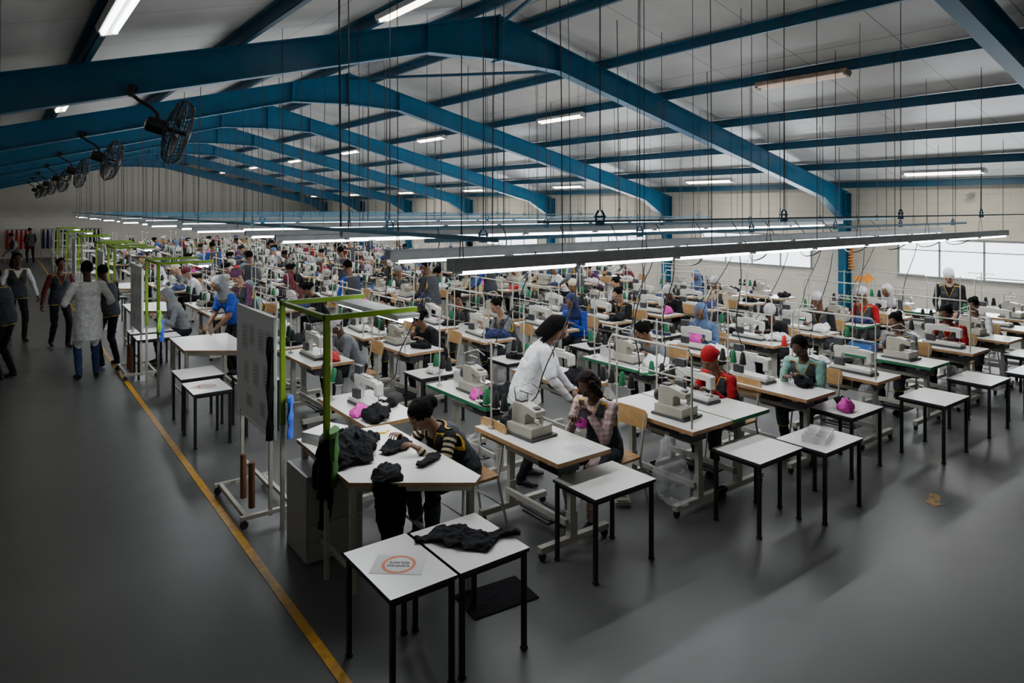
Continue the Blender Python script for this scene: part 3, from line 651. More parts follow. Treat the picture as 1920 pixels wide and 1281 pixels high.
# ---------------------------------------------------------------- furniture
def P_mtable(edge,w=.56,l=1.12,col=M_cream):
    H=.78
    top=MB()
    top.prism([(-w/2,-l/2),(w/2,-l/2),(w/2,l/2),(-w/2,l/2)],H-.035,H,0,1)
    parts=[('table_top',top,[M_white,edge])]
    for s in(-1,1):
        a=MB(); y=s*(l/2-.16)
        a.box((0,y,.40),(.06,.045,.66)); a.box((0,y,H-.05),(w*.85,.05,.03)); a.box((.03,y,.085),(w+.16,.055,.05)); a.box((0,y,.2),(.075,.06,.2))
        parts.append(('leg_frame',a,[col]))
    for c_,s_ in(((-.05,0,.22),(.035,l-.32,.05)),((-.05,0,.6),(.03,l-.32,.04))):
        a=MB(); a.box(c_,s_); parts.append(('crossbar',a,[col]))
    a=MB(); a.box((.08,0,.12),(.26,.34,.02)); 
    for i in range(5): a.box((.0+.04*i,0,.134),(.014,.3,.01))
    a.cyl((-.05,-.2,.16),(-.05,.2,.16),.012); parts.append(('treadle',a,[M_dgrey]))
    a=MB(); a.tube([(.02,-.1,.62),(.02,-.06,.62),(.02,.12,.62),(.02,.16,.62)],[.05,.085,.085,.05],14); a.box((.02,.02,.71),(.1,.14,.07)); a.cyl((.02,.16,.62),(.02,.2,.62),.04,12); parts.append(('motor',a,[M_dgrey]))
    for s in(-1,1):
        for t in(-1,1):
            a=MB(); x=.03+t*(w/2+.05); y=s*(l/2-.16); a.cyl((x,y-.015,.03),(x,y+.015,.03),.03,12); a.box((x,y,.055),(.03,.04,.02)); parts.append(('castor',a,[M_black]))
    a=MB(); a.box((-.1,-l/2+.2,H-.09),(.22,.24,.08)); parts.append(('drawer',a,[M_dgrey]))
    return parts
LT='white topped industrial sewing table with wooden edge and cream steel legs'
BUILD['mt']=lambda: thing('sewing_table',P_mtable(M_wood),LT,'sewing table','industrial sewing tables',bevel=.003)
BUILD['mtg']=lambda: thing('sewing_table',P_mtable(M_gthread),'white topped industrial sewing table with green edge','sewing table','industrial sewing tables',bevel=.003)
BUILD['mtf']=lambda: thing('sewing_table',[p for p in P_mtable(M_wood) if p[0]!='treadle'],LT,'sewing table','industrial sewing tables',merged=True)
def P_lock(m=M_mach):
    parts=[]
    a=MB(); a.box((0,0,.014),(.19,.5,.028),1); a.box((0,0,.045),(.17,.48,.034),0); a.box((0,-.19,.0635),(.07,.09,.004),2); a.box((.087,.05,.045),(.004,.2,.02),1); parts.append(('machine_bed',a,[m,M_dgrey,M_chrome]))
    a=MB()
    a.prismX([(.125,.062),(.215,.062),(.212,.20),(.228,.215),(.228,.275),(.20,.287),(-.19,.272),(-.232,.258),(-.232,.15),(-.215,.135),(-.18,.135),(-.168,.15),(-.168,.212),(.10,.212),(.125,.19)],-.034,.034,0)
    a.box((0,.03,.29),(.05,.20,.014),0); a.box((0,-.2,.2),(.076,.055,.11),0); parts.append(('machine_arm',a,[m]))
    a=MB(); a.tube([(0,.226,.24),(0,.24,.24),(0,.265,.24),(0,.275,.24)],[.03,.055,.055,.035],20); parts.append(('handwheel',a,[M_dgrey]))
    a=MB(); a.cyl((0,-.2,.14),(0,-.2,.068),.005); a.box((.01,-.2,.074),(.035,.02,.01)); a.cyl((0,-.2,.26),(0,-.2,.32),.005); a.cyl((.03,-.17,.22),(.066,-.17,.22),.016,12); a.cyl((.03,-.06,.245),(.056,-.06,.245),.011,12); a.box((.04,-.2,.19),(.006,.05,.09)); a.cyl((0,.0,.28),(0,.0,.33),.004); a.cyl((0,.1,.28),(0,.1,.36),.004); parts.append(('needle_bar',a,[M_chrome]))
    a=MB(); a.box((.036,.06,.25),(.01,.15,.035)); a.box((.0,.17,.33),(.05,.12,.08)); a.box((-.05,.14,.1),(.04,.12,.1)); parts.append(('control_panel',a,[M_dgrey]))
    return parts
def P_serg(m=M_machy):
    parts=[]
    a=MB(); a.box((0,0,.01),(.27,.34,.02),1); a.box((-.01,0,.055),(.22,.29,.075),0); a.box((.102,.0,.055),(.006,.22,.05),1); a.box((.106,-.04,.055),(.006,.08,.03),2); parts.append(('machine_bed',a,[m,M_dgrey,M_chrome]))
    a=MB(); a.prismX([(-.02,.09),(.14,.09),(.14,.20),(.125,.245),(.02,.25),(-.06,.235),(-.145,.215),(-.15,.175),(-.11,.165),(-.05,.185),(-.02,.165)],-.075,.03,0)
    a.box((.0,-.125,.145),(.026,.03,.07)); a.prismX([(.02,.1),(.13,.1),(.13,.17),(.02,.19)],.03,.06,0); parts.append(('machine_head',a,[m]))
    a=MB(); a.tube([(-.03,.14,.15),(-.03,.155,.15),(-.03,.18,.15),(-.03,.19,.15)],[.03,.055,.055,.035],20); parts.append(('handwheel',a,[M_dgrey]))
    a=MB()
    for i in range(4): a.cyl((.028,-.01+.033*i,.205+.012*(i%2)),(.06,-.01+.033*i,.205+.012*(i%2)),.012,10)
    a.cyl((.01,-.125,.13),(.01,-.125,.085),.005); a.box((.05,-.09,.096),(.1,.12,.008)); a.cyl((-.03,.0,.24),(-.03,.0,.33),.004); a.box((-.03,.02,.33),(.01,.14,.012)); a.tube([(-.06,.1,.24),(-.08,.1,.36),(.02,.02,.4),(.07,-.04,.34)],.006,6); parts.append(('tension_dials',a,[M_chrome]))
    a=MB(); a.box((.064,.075,.14),(.008,.09,.05)); a.box((-.02,-.1,.232),(.06,.05,.008)); a.box((-.02,.08,.256),(.07,.08,.012)); parts.append(('guard_plate',a,[M_dgrey]))
    return parts
def P_stand(cols):
    parts=[]; a=MB()
    a.cyl((0,0,0),(0,0,.78),.0085,8); a.cyl((0,0,0),(0,0,.02),.03,12); a.cyl((0,-.2,.2),(0,.2,.2),.007,6); a.cyl((0,-.2,.75),(0,.2,.75),.006,6)
    for y in(-.19,-.07,.07,.19):
        a.cyl((0,y,.2),(0,y,.33),.004,6); a.cyl((0,y,.19),(0,y,.2),.035,12); a.tube([(0,y+.012*math.cos(t),.74+.012*math.sin(t)) for t in [2*PI*k/8 for k in range(8)]],.003,5,0,True)
    parts.append(('stand_pole',a,[M_cream]))
    for y,c in zip((-.19,-.07,.07,.19),cols):
        if c is None: continue
        a=MB(); a.tube([(0,y,.2),(0,y,.205),(0,y,.32),(0,y,.335)],[.036,.038,.022,.01],12); parts.append(('thread_cone',a,[c]))
    return parts
for nm_,fn,lab_ in(('lock',P_lock,'white industrial lockstitch sewing machine on a table'),('serg',P_serg,'cream overlock sewing machine on a table')):
    BUILD[nm_]=lambda fn=fn,lab_=lab_: thing('sewing_machine',fn(),lab_,'sewing machine','sewing machines',bevel=.006)
    BUILD[nm_+'f']=lambda fn=fn,lab_=lab_: thing('sewing_machine',fn(),lab_,'sewing machine','sewing machines',merged=True)
BUILD['st1']=lambda: thing('thread_stand',P_stand((M_bthread,M_bthread,M_gthread,None)),'tall cream thread stand with black and green cones','thread stand','thread stands')
BUILD['st2']=lambda: thing('thread_stand',P_stand((M_bthread,M_gthread,M_bthread,M_bthread)),'tall cream thread stand with black and green cones','thread stand','thread stands')
BUILD['st3']=lambda: thing('thread_stand',P_stand((None,M_pthread,M_bthread,M_rthread)),'tall thread stand with pink and red cones','thread stand','thread stands')
BUILD['stf']=lambda: thing('thread_stand',P_stand((M_bthread,M_paper,M_gthread,M_bthread)),'tall cream thread stand with mixed cones','thread stand','thread stands',merged=True)
def P_tf():
    a=MB(); a.tube([(0,-.5,0),(0,-.5,.62),(0,-.46,.68),(0,.46,.68),(0,.5,.62),(0,.5,0)],.010,8)
    b=MB(); b.cyl((0,-.5,.42),(0,.5,.42),.008,8)
    return [('frame_tube',a,[M_cream]),('cross_tube',b,[M_cream])]
BUILD['tf']=lambda: thing('tube_frame',P_tf(),'bent cream steel tube frame rising from a sewing table','tube frame','tube frames on tables',merged=True)
def P_small(w,d,leg=M_black,H=.62):
    parts=[]; a=MB(); a.prism([(0,0),(w,0),(w,d),(0,d)],H-.022,H,0,1); parts.append(('table_top',a,[M_white,M_dgrey]))
    a=MB()
    for y in(.03,d-.03): a.box((w/2,y,H-.04),(w-.06,.022,.03))
    for x in(.03,w-.03): a.box((x,d/2,H-.04),(.022,d-.06,.03))
    parts.append(('table_frame',a,[leg]))
    for x in(.025,w-.025):
        for y in(.025,d-.025):
            a=MB(); a.box((x,y,(H-.02)/2),(.028,.028,H-.025)); a.box((x,y,.008),(.036,.036,.016)); parts.append(('leg',a,[leg]))
    return parts
LS='small white topped side table with black square legs'
BUILD['s1']=lambda: thing('side_table',P_small(.64,.47),LS,'side table','small side tables',bevel=.002)
BUILD['s2']=lambda: thing('side_table',P_small(.42,.62),LS,'side table','small side tables',bevel=.002)
BUILD['s3']=lambda: thing('side_table',P_small(.50,.60),LS,'side table','small side tables',bevel=.002)
BUILD['s1f']=lambda: thing('side_table',P_small(.64,.47),LS,'side table','small side tables',merged=True)
def P_chair():
    parts=[]
    a=MB(); a.prism([(.19,-.17),(.2,0),(.19,.17),(.12,.2),(-.17,.18),(-.19,.1),(-.19,-.1),(-.17,-.18),(.12,-.2)],.435,.452); parts.append(('seat',a,[M_woodc]))
    a=MB(); rs=[]
    for z,w_ in((.68,.17),(.70,.19),(.76,.2),(.82,.19),(.85,.16)):
        x=-.235-(z-.68)*.15
        for_=[ (x-.02*math.cos(t*1.2)+.02, t*w_,z) for t in(-1,-.5,0,.5,1)]+[(x-.012-.02*math.cos(t*1.2)+.02,t*w_,z) for t in(1,.5,0,-.5,-1)]
        rs.append(for_)
    a.rings(rs); parts.append(('backrest',a,[M_woodc]))
    for s in(-1,1):
        a=MB(); a.tube([(.2,s*.2,.01),(.17,s*.17,.42),(.1,s*.165,.43),(-.16,s*.165,.43)],.011,8); parts.append(('leg',a,[M_cream]))
        a=MB(); a.tube([(-.25,s*.2,.01),(-.17,s*.175,.42),(-.2,s*.17,.55),(-.255,s*.16,.82)],.011,8); parts.append(('leg',a,[M_cream]))
    for x in(.18,-.2):
        a=MB(); a.cyl((x,-.18,.2),(x,.18,.2),.008,6); parts.append(('stretcher',a,[M_cream]))
    return parts
BUILD['ch']=lambda: thing('chair',P_chair(),'wooden backed chair with cream steel tube frame','chair','sewing line chairs')
BUILD['chf']=lambda: thing('chair',P_chair(),'wooden backed chair with cream steel tube frame','chair','sewing line chairs',merged=True)
def P_bin(m):
    a=MB(); w,d,h=.3,.2,.11
    a.box((0,0,.004),(w,d,.008))
    for s in(-1,1): a.box((s*w/2,0,h/2),(.008,d,h)); a.box((0,s*d/2,h/2),(w,.008,h))
    b=MB(); b.ell((-.05,0,.06),(.09,.07,.05),10); b.ell((.07,.01,.06),(.06,.07,.06),10)
    return [('tray',a,[m]),('contents',b,[M_blackcl])]
BUILD['bin1']=lambda: thing('plastic_bin',P_bin(pm('blue_bin',(.03,.12,.4),.4)),'blue plastic bin with sewing parts on a table','plastic bin','plastic bins',merged=True)
BUILD['bin2']=lambda: thing('plastic_bin',P_bin(M_house),'white plastic bin with black cloth pieces on a table','plastic bin','plastic bins',merged=True)

def station(x,y,mt,mach,st,dx=0,dy=0):
    inst(mt,(x,y,0),0)
    inst(mach,(x+dx,y+dy,.781),random.uniform(-.08,.08),sc=1.0 if mach=='lock' else 1.08)
    if st: inst(st,(x-.2,y+.42,.781),0)
station(3.62,4.44,'mt','serg','st1',dx=-.02,dy=.1)
station(5.02,4.3,'mt','serg','st2',dy=-.15)
station(5.6,4.3,'mtg','lock','st1',dy=.1)
station(6.73,4.25,'mt','lock','st2',dy=.25)
station(8.0,4.15,'mt','lock','st3',dy=-.15)
station(9.22,4.1,'mtg','serg','st1',dy=-.1)
station(10.5,4.1,'mt','lock','st1',dy=-.1)
station(11.8,4.1,'mt','serg','st2'); station(13.,4.2,'mt','lock','st2'); station(14.2,4.3,'mt','serg','st1')
for x,mc in((2.85,'lock'),(4.0,'serg'),(5.15,'lock'),(6.3,'serg'),(7.6,'lock'),(8.85,'lock'),(10.1,'lock'),(11.4,'serg'),(12.6,'lock'),(13.8,'serg')):
    station(x,6.12 if x<3 else 5.95,'mtg' if mc=='serg' else 'mt',mc,'st1' if mc=='serg' else 'st2')
for x,y in((4.8,4.3),(7.8,4.15),(10.3,4.1),(13.95,4.3),(8.62,5.95),(11.18,5.95),(13.6,5.95)): inst('tf',(x,y,.78))
for (x,y) in((3.18,4.84),(4.46,4.42),(6.25,4.42),(7.42,4.15),(8.35,6.35)): inst('ch',(x,y,0),PI)
def wseat(base,x,y,rz,label,**k):
    dperson(base,(x,y,0),rz,label,**k); inst('ch' if y<11 else 'chf',(x+.04*math.cos(rz+PI),y+.04*math.sin(rz+PI),0),rz)
at(gA,(9.86,4.2,0),PI-.1); inst('ch',(9.9,4.2,0),PI)
at(gB,(9.5,5.9,0),PI+.2); inst('ch',(9.54,5.9,0),PI)
at(gC,(10.75,5.85,0),PI); inst('ch',(10.8,5.85,0),PI)
at(gD,(7.71,8.4,0),PI+.3); inst('ch',(7.75,8.4,0),PI+.3)
at(gE,(5.17,8.7,0),PI+.2); inst('ch',(5.21,8.7,0),PI)
at(gS,(4.55,15.9,0),PI/2)
at(gT,(13.35,4.95,0),PI+.2)
SK=[M_sk1,M_sk2,M_sk3]
wseat(gA,11.15,4.1,PI,'person in red top with grey apron seated at a machine',top=F_red,skin=M_sk1)
wseat(gC,12.05,5.75,PI-.1,'person in red top and pale hat at a machine',top=F_red,skin=M_sk2)
wseat(gA,5.17,10.,R(200),'person with long black hair in black top seated',top=F_black,skin=M_sk3)
wseat(gA,6.44,9.8,PI,'person in black top and apron seated sewing',top=F_black)
wseat(gB,3.9,8.7,PI,'person in grey top bending over a sewing machine',top=F_grey)
wseat(gA,6.44,8.6,PI-.1,'person in grey jumper seated with head turned',top=F_grey,skin=M_sk3)
wseat(gC,8.98,9.8,PI+.2,'person in cream knitted hat seated sewing',hair=F_cream)
wseat(gA,8.98,8.5,PI,'person in black top with apron seated sewing',top=F_black,skin=M_sk3)
wseat(gB,10.25,8.4,PI,'person in black hooded top and white headband seated')
wseat(gC,11.52,8.4,PI,'person in cream top and pale cap seated',top=F_cream)
wseat(gA,10.25,9.8,PI,'person in grey apron seated sewing',top=F_lav,skin=M_sk3)
wseat(gD,12.8,9.8,PI,'person in slate headscarf seated sewing',top=F_slate,hair=F_slate)
wseat(gA,12.4,4.2,PI,'person in white top and apron seated sewing',top=F_white)
wseat(gE,7.0,6.0,PI,'person in grey top leaning over a machine',top=F_grey)
wseat(gD,13.3,5.9,PI,'person in pale headscarf seated at a machine',top=F_dgrey,hair=F_lav)
dperson(gD,(2.6,13.1,0),PI,'person in grey headscarf seated at the line end',top=F_grey,hair=F_grey,skin=M_sk3)
dperson(gT,(3.5,12.3,0),PI+.4,'person in plum headscarf and apron bending over table',top=F_purple,hair=F_purple)
dperson(gS,(1.5,13.5,0),R(120),'person in dark clothes standing beside a white coat',top=F_black,skin=M_sk1)
dperson(gS,(.08,13.4,0),R(150),'person in grey apron over plaid shirt standing',top=F_grey,skin=M_sk1,sc=1.02)
dperson(walker,(.27,17.2,0),R(-80),'person in white shirt and grey apron walking',top=F_white,skin=M_sk1,sc=1.03)
dperson(gS,(1.2,41,0),R(100),'person in dark clothes standing near the end wall',top=F_black)
dperson(gS,(.5,33,0),R(200),'person in grey apron standing in the aisle',top=F_grey)
bases=[gA,gB,gC,gD,gE]
nm=['person seated at a sewing machine wearing apron','person in headwrap seated at a sewing machine','person in hat seated at a sewing machine','person in headscarf seated at a sewing machine','person with dark hair bent over sewing work']
tops=[F_grey,F_black,F_blue,F_red,F_white,F_slate,F_mar,F_black,F_mint,F_cream,F_black,F_grey,F_dgrey,F_purple]
hairs=[F_lav,F_black,F_slate,F_cream,F_mar,M_navy,F_grey]
rnd=random.Random(11)
for ri,(ya,yb) in enumerate(ROWS):
    if ri==0: continue
    for si,y in enumerate((ya,yb)):
        x=3.27
        while x<14.4:
            near=ri==1
            mc='lock' if rnd.random()<.6 else 'serg'; yj=rnd.uniform(-.06,.06); rj=rnd.uniform(-.03,.03)
            inst('mt' if near else 'mtf',(x,y+yj,0),rj); inst(mc if near else mc+'f',(x-.02,y+rnd.uniform(-.12,.12),.781),rnd.uniform(-.12,.12),sc=1.08)
            inst(('st1' if rnd.random()<.5 else 'st2') if near else 'stf',(x-.2,y+.36,.781),rnd.uniform(-.3,.3))
            hi=rnd.choice([0,0,0,1,2,2,3,3,4]); heap(hi,(x+.08,y-.36,.781),rnd.uniform(0,3),rnd.uniform(.9,1.35))
            if rnd.random()<.6: heap(rnd.choice([0,0,2,3]),(x+.02,y+.34,.781),rnd.uniform(0,3),rnd.uniform(.7,1.))
            elif ri<5: inst(rnd.choice(['bin1','bin2']),(x+.04,y+.3,.781),PI/2)
            if rnd.random()<.5 and ri<6: inst('tf',(x-.24,y,.78))
            if ri>=2 and rnd.random()<.85:
                k=rnd.randrange(5); wseat(bases[k],x+.64,y+rnd.uniform(-.08,.08),PI+rnd.uniform(-.35,.35),nm[k],top=rnd.choice(tops),skin=rnd.choice(SK),hair=rnd.choice(hairs) if k in(1,2,3) else None)
            elif ri==2: inst('chf',(x+.66,y,0),PI)
            x+=1.27
for x,y,l_ in((5.3,12,F_blue),(8.5,12.1,F_blue),(11,16.5,F_white),(7,16.4,F_grey),(9.2,21,F_mar),(5,21,F_blue),(12,25.6,F_blue),(6.6,11.3,F_dgrey),(10.6,11.6,F_grey)): dperson(gS,(x,y,0),PI*.6,'person standing between the sewing lines',top=l_)
for x in(4.1,5.4,6.9,8.4): inst('s1',(x,7.3,0)); heap(rnd.choice([0,2,3]),(x+.3,7.5,.622),x,1.)
for x,y in((1.72,12.1),(1.72,12.75),(2.3,8.3),(1.72,18.2),(1.72,22)): inst('s1f' if y>12 else 's2',(x,y,0))
inst('s2',(1.655,3.28,0)); inst('s3',(2.095,3.28,0),0,'small white side table with black legs holding a black jacket')
inst('s1',(3.39,3.53,0)); inst('s1',(5.6,3.03,0),0,'small white side table holding clear plastic trays'); inst('s1',(4.93,3.22,0))
inst('s1',(6.75,3.38,0),0,'small white side table with a magenta and black garment'); inst('s1',(7.93,3.0,0)); inst('s1',(9.25,3.02,0)); inst('s1',(10.2,2.7,0)); inst('s1',(11.4,3.1,0))
inst('s2',(1.72,8.2,0)); inst('s3',(1.75,9.0,0))
heap(1,(6.95,3.55,.622),.3,1.1,'magenta and black folded garment on a side table'); heap(0,(7.12,3.66,.622),1.,.8)
heap(0,(2.75,5.72,.782),1.2,1.2); heap(1,(2.66,5.9,.782),.5,1.,'magenta pouch among black garments on the table'); heap(0,(2.98,5.98,.782),.3,.8)
heap(0,(3.6,4.85,.782),1.,.7); heap(1,(4.02,4.36,.81),.8,.7,'magenta garment held at a sewing table')
heap(0,(4.1,5.6,.782),.2,1.3); heap(0,(3.85,5.5,.782),.9,1.); heap(1,(3.84,5.72,.782),.9,.9); heap(0,(5.1,5.55,.782),1.4,1.4); heap(0,(5.25,5.75,.782),.4,1.)
heap(1,(7.88,6.2,.80),.8,1.6,'bright magenta fabric held by a seated person'); heap(2,(7.6,5.6,.782),.4,1.1)
for x,i in((8.9,2),(10.1,2),(11.4,3),(12.6,2),(6.3,2)): heap(i,(x+.1,5.6,.782),x,1.2)
for x,i in((8.9,0),(10.1,0),(12.6,0)): heap(i,(x+.08,6.32,.782),x,.8)
for x,i in((6.85,0),(8.05,2),(9.3,0),(10.6,2),(11.9,4),(13.,2)): heap(i,(x+.1,4.5 if x>7 else 4.0,.782),x,.9)
heap(0,(5.72,4.5,.782),.2,.6); heap(0,(2.35,8.9,.622),.3,.6)
for x,y in((4.05,6.3),(6.3,6.3),(11.4,6.3),(9.2,4.5),(13.,4.5)): inst('bin2' if x<9 else 'bin1',(x+.08,y,.782),PI/2)

def P_pent():
    parts=[]; a=MB(); poly=[(-.02,1.2),(-.04,.1),(.66,-.42),(.76,-.34),(.76,1.1)]
    a.prism(poly,.772,.80,0,1); parts.append(('table_top',a,[M_white,M_wood]))
    q=[(.02,1.12),(.0,.13),(.66,-.34),(.72,-.28),(.72,1.05)]; a=MB()
    for i in range(5):
        p0,p1=q[i],q[(i+1)%5]; v=Vector((p1[0]-p0[0],p1[1]-p0[1],0)); a.box(((p0[0]+p1[0])/2,(p0[1]+p1[1])/2,.745),(v.length+.02,.03,.045),rz=math.atan2(v.y,v.x))
    parts.append(('table_frame',a,[M_cream]))
    a=MB(); a.box((.0,.62,.16),(.03,1.0,.03)); parts.append(('foot_rail',a,[M_cream]))
    a=MB(); a.box((.72,.4,.16),(.03,1.3,.03)); parts.append(('foot_rail',a,[M_cream]))
    for p in(q[0],q[1],(.69,-.31),q[4]):
        a=MB(); a.box((p[0],p[1],.385),(.045,.045,.77)); parts.append(('leg',a,[M_cream]))
    return parts
BUILD['pent']=lambda: thing('work_table',P_pent(),'white angled work table with cream steel legs at the line end','work table','line end work tables',bevel=.003)
inst('pent',(1.97,4.35,0)); inst('pent',(2.0,9.8,0)); inst('pent',(1.95,14.2,0)); inst('pent',(1.95,18.6,0)); inst('pent',(1.95,23.2,0))
def P_green():
    parts=[]
    for y in(0,.97):
        a=MB(); a.box((0,y,1.4),(.04,.04,1.05)); parts.append(('upper_post',a,[M_green]))
        a=MB(); a.box((0,y,.44),(.032,.032,.88)); parts.append(('lower_post',a,[M_cream]))
        a=MB(); a.box((.36,y,1.9),(.76,.035,.04)); parts.append(('arm',a,[M_green]))
    a=MB(); a.box((0,.485,1.9),(.035,.93,.035)); parts.append(('crossbar',a,[M_green]))
    a=MB(); a.box((.6,.5,1.87),(.2,1.25,.03)); a.box((.51,.5,1.86),(.01,1.25,.035)); a.box((.69,.5,1.86),(.01,1.25,.035)); parts.append(('lamp_housing',a,[M_house]))
    for x in(.56,.64):
        a=MB(); a.cyl((x,-.1,1.835),(x,1.1,1.835),.017,8); parts.append(('tube',a,[M_tube]))
    return parts
BUILD['gf']=lambda: thing('workstation_lamp_frame',P_green(),'lime green steel frame carrying a fluorescent lamp over a table','lamp frame','green lamp frames',bevel=.002)
for i,y in enumerate((4.78,10.9,15.6,17.8,22.4,27,31.6)):
    gx=1.9 if i==0 else 1.82
    inst('gf',(gx,y,0))
    if i<3:
        L=bpy.data.lights.new('station_light','AREA'); L.shape='RECTANGLE'; L.size=.12; L.size_y=1.2; L.energy=11; L.color=(.93,.97,1)
        lo=bpy.data.objects.new('station_light',L); link(lo); lo.location=(gx+.6,y+.5,1.81)
M_board=pm('white_board_paint',(.92,.93,.93),.35,0,.03); M_print=pm('grey_print',(.12,.12,.12),.6)
def P_board():
    parts=[]; a=MB(); zo=-.08
    a.box((0,.55,1.33+zo),(.02,1.1,1.02)); 
    for y in(.0,1.1): a.box((0,y,1.33+zo),(.03,.02,1.04))
    for z in(.82,1.84): a.box((0,.55,z+zo),(.03,1.12,.02))
    parts.append(('panel',a,[M_board]))
    for (y,z,w_,h_) in((.15,1.62,.14,.2),(.35,1.6,.16,.22),(.62,1.62,.14,.2),(.85,1.58,.18,.24),(.2,1.3,.16,.2),(.5,1.28,.16,.22),(.8,1.25,.14,.2),(.3,1.0,.16,.14),(.7,1.0,.2,.12)):
        a=MB(); z+=zo; a.box((-.012,y,z),(.003,w_,h_),0)
        for k in range(5): a.box((-.0142,y,z+h_*.3-k*h_*.15),(.0016,w_*(.7-.1*(k%2)),.005),1)
        parts.append(('pinned_sheet',a,[M_paper,M_print]))
    a=MB()
    for y in(.12,.98): a.box((0,y,.42),(.03,.03,.72)); a.box((.0,y,.09),(.5,.035,.035))
    a.box((-.2,.55,.09),(.035,.86,.035)); a.box((.2,.55,.09),(.035,.86,.035)); a.box((0,.55,.3),(.03,.86,.03)); parts.append(('stand_frame',a,[M_cream]))
    for x in(-.22,.22):
        for y in(.12,.98):
            a=MB(); a.cyl((x,y-.012,.035),(x,y+.012,.035),.035,12); a.box((x,y,.07),(.02,.04,.02)); parts.append(('castor',a,[M_dgrey]))
    for y in(.25,.5):
        a=MB(); a.cyl((-.12,y,.11),(-.12,y,.5),.028,12); parts.append(('cardboard_roll',a,[M_brown]))
    return parts
BUILD['board']=lambda: thing('notice_board',P_board(),'white wheeled notice board with pinned sheets beside the aisle line','notice board','wheeled notice boards',bevel=.002)
inst('board',(1.86,5.82,0)); inst('board',(1.78,12.0,0)); inst('board',(1.76,16.8,0)); inst('board',(1.76,23.5,0))
def strip(nm,loc,m,label,w_=.07,h_=.5,seed=0):
    mb=MB(); rs=[]
    for i in range(9):
        z=-h_*i/8; k=1+.25*math.sin(i*1.9+seed); rs.append([(w_*k*math.cos(t)*(1+.2*math.sin(3*t+i))+.01*math.sin(i*1.3),.35*w_*k*math.sin(t),z) for t in [2*PI*j/14 for j in range(14)]])
    mb.rings(rs); mk(nm,mb,[m],loc=loc,rz=R(60),label=label,cat='hanging garment')
strip('hanging_garment',(1.84,5.86,1.60),M_blackcl,'black garment hanging from a white notice board',.085,.85)
strip('hanging_bib',(1.95,5.70,1.12),pm('bright_blue_cloth',(.02,.1,.6),.7),'bright blue bib hanging beside the green post',.06,.34)
strip('hanging_garment',(1.91,4.83,1.02),M_blackcl,'black garments hooked over the green lamp post',.15,.4,4)
strip('hanging_bib',(1.93,4.71,1.10),pm('dark_green_cloth',(.04,.15,.02),.8),'dark green cloth hanging from the lamp frame post',.08,.4,2)
strip('hanging_bib',(1.85,10.8,1.1),pm('bright_blue_cloth',(.02,.1,.6),.7),'bright blue bib hanging from a lamp frame',.06,.3)
strip('hanging_bib',(1.8,10.7,1.25),pm('neon_green_cloth',(.25,.6,.03),.7),'neon green bib hanging from a lamp frame',.06,.3,3)
e=empty('drawer_cabinet','grey white storage cabinet standing beneath the work table','cabinet',loc=(1.84,5.06,0))
a=MB(); a.box((.24,.22,.33),(.46,.44,.66)); mk('body',a,[M_cab],e,bevel=.005)
a=MB(); a.box((.24,-.008,.46),(.42,.014,.26)); mk('door',a,[M_cab],e,bevel=.003)
a=MB(); a.box((.24,-.008,.18),(.42,.014,.22)); mk('door',a,[M_cab],e,bevel=.003)
a=MB()
for i in range(6): a.box((.0+.004*i,.003*i,.006+.012*i),(.3,.22,.0125),0,rz=.05*((i*7)%3-1))
mk('paper_stack',a,[M_paper],loc=(2.14,5.42,.802),rz=.4,label='stack of white papers on the work table beside garments',cat='papers')
def paper(loc,rz):
    e=empty('printed_sign','white paper sign with orange ring and black lettering on table','paper sign','orange ring signs',loc=loc,rz=rz)
    a=MB(); a.box((0,0,.0006),(.3,.21,.0012)); mk('sheet',a,[M_paper],e)
    a=MB(); n=40; vs=[]
    for i in range(n):
        t=2*PI*i/n; vs+=[(.1*math.cos(t),.1*math.sin(t),.0018),(.080*math.cos(t),.080*math.sin(t),.0018)]
    a.add(vs,[(2*i,(2*i+2)%(2*n),(2*i+3)%(2*n),2*i+1) for i in range(n)]); mk('ring',a,[M_ring],e)
    for i,tx in enumerate(('KANBAN','SQUARE')):
        c=bpy.data.curves.new('lettering','FONT'); c.body=tx; c.size=.032; c.align_x='CENTER'; c.offset=.0012
        t_=bpy.data.objects.new('t',c); COL.objects.link(t_); me=bpy.data.meshes.new_from_object(t_.evaluated_get(bpy.context.evaluated_depsgraph_get())); bpy.data.objects.remove(t_)
        me.materials.clear(); me.materials.append(M_ink)
        o=bpy.data.objects.new('lettering',me); link(o,e); o.location=(0,.006-.034*i,.002)
paper((1.86,3.58,.6205),R(140)); paper((1.93,8.5,.6205),R(140))
e=empty('plastic_organiser','clear plastic organiser tray with small compartments on side table','organiser tray',loc=(5.92,3.28,.621),rz=.3)
a=MB(); a.box((0,0,.003),(.36,.2,.006)); 
for x in(-.18,-.06,.06,.18): a.box((x,0,.03),(.004,.2,.055))
for y in(-.1,0,.1): a.box((0,y,.03),(.36,.004,.055))
mk('tray',a,[M_clear],e); a=MB()
for i in range(14): a.ell((random.uniform(-.16,.16),random.uniform(-.08,.08),.016),(.015,.012,.01),8)
mk('small_parts',a,[M_paper],e)['kind']='stuff'
a=MB(); a.box((.07,.06,.0006),(.2,.17,.0012),0)
for i in range(5):
    for j in range(5): a.box((i*.035,j*.03,.0018),(.018,.014,.0014),1)
mk('sticker_sheet',a,[M_paper,M_grey],loc=(3.62,3.98,.781),label='grid of small grey label stickers on the table',cat='stickers')
a=MB(); a.box((0,0,.005),(.5,.32,.01)); mk('floor_mat',a,[M_blackcl],loc=(2.75,3.85,0),rz=-.1,label='small black mat on the floor under the tables',cat='mat')
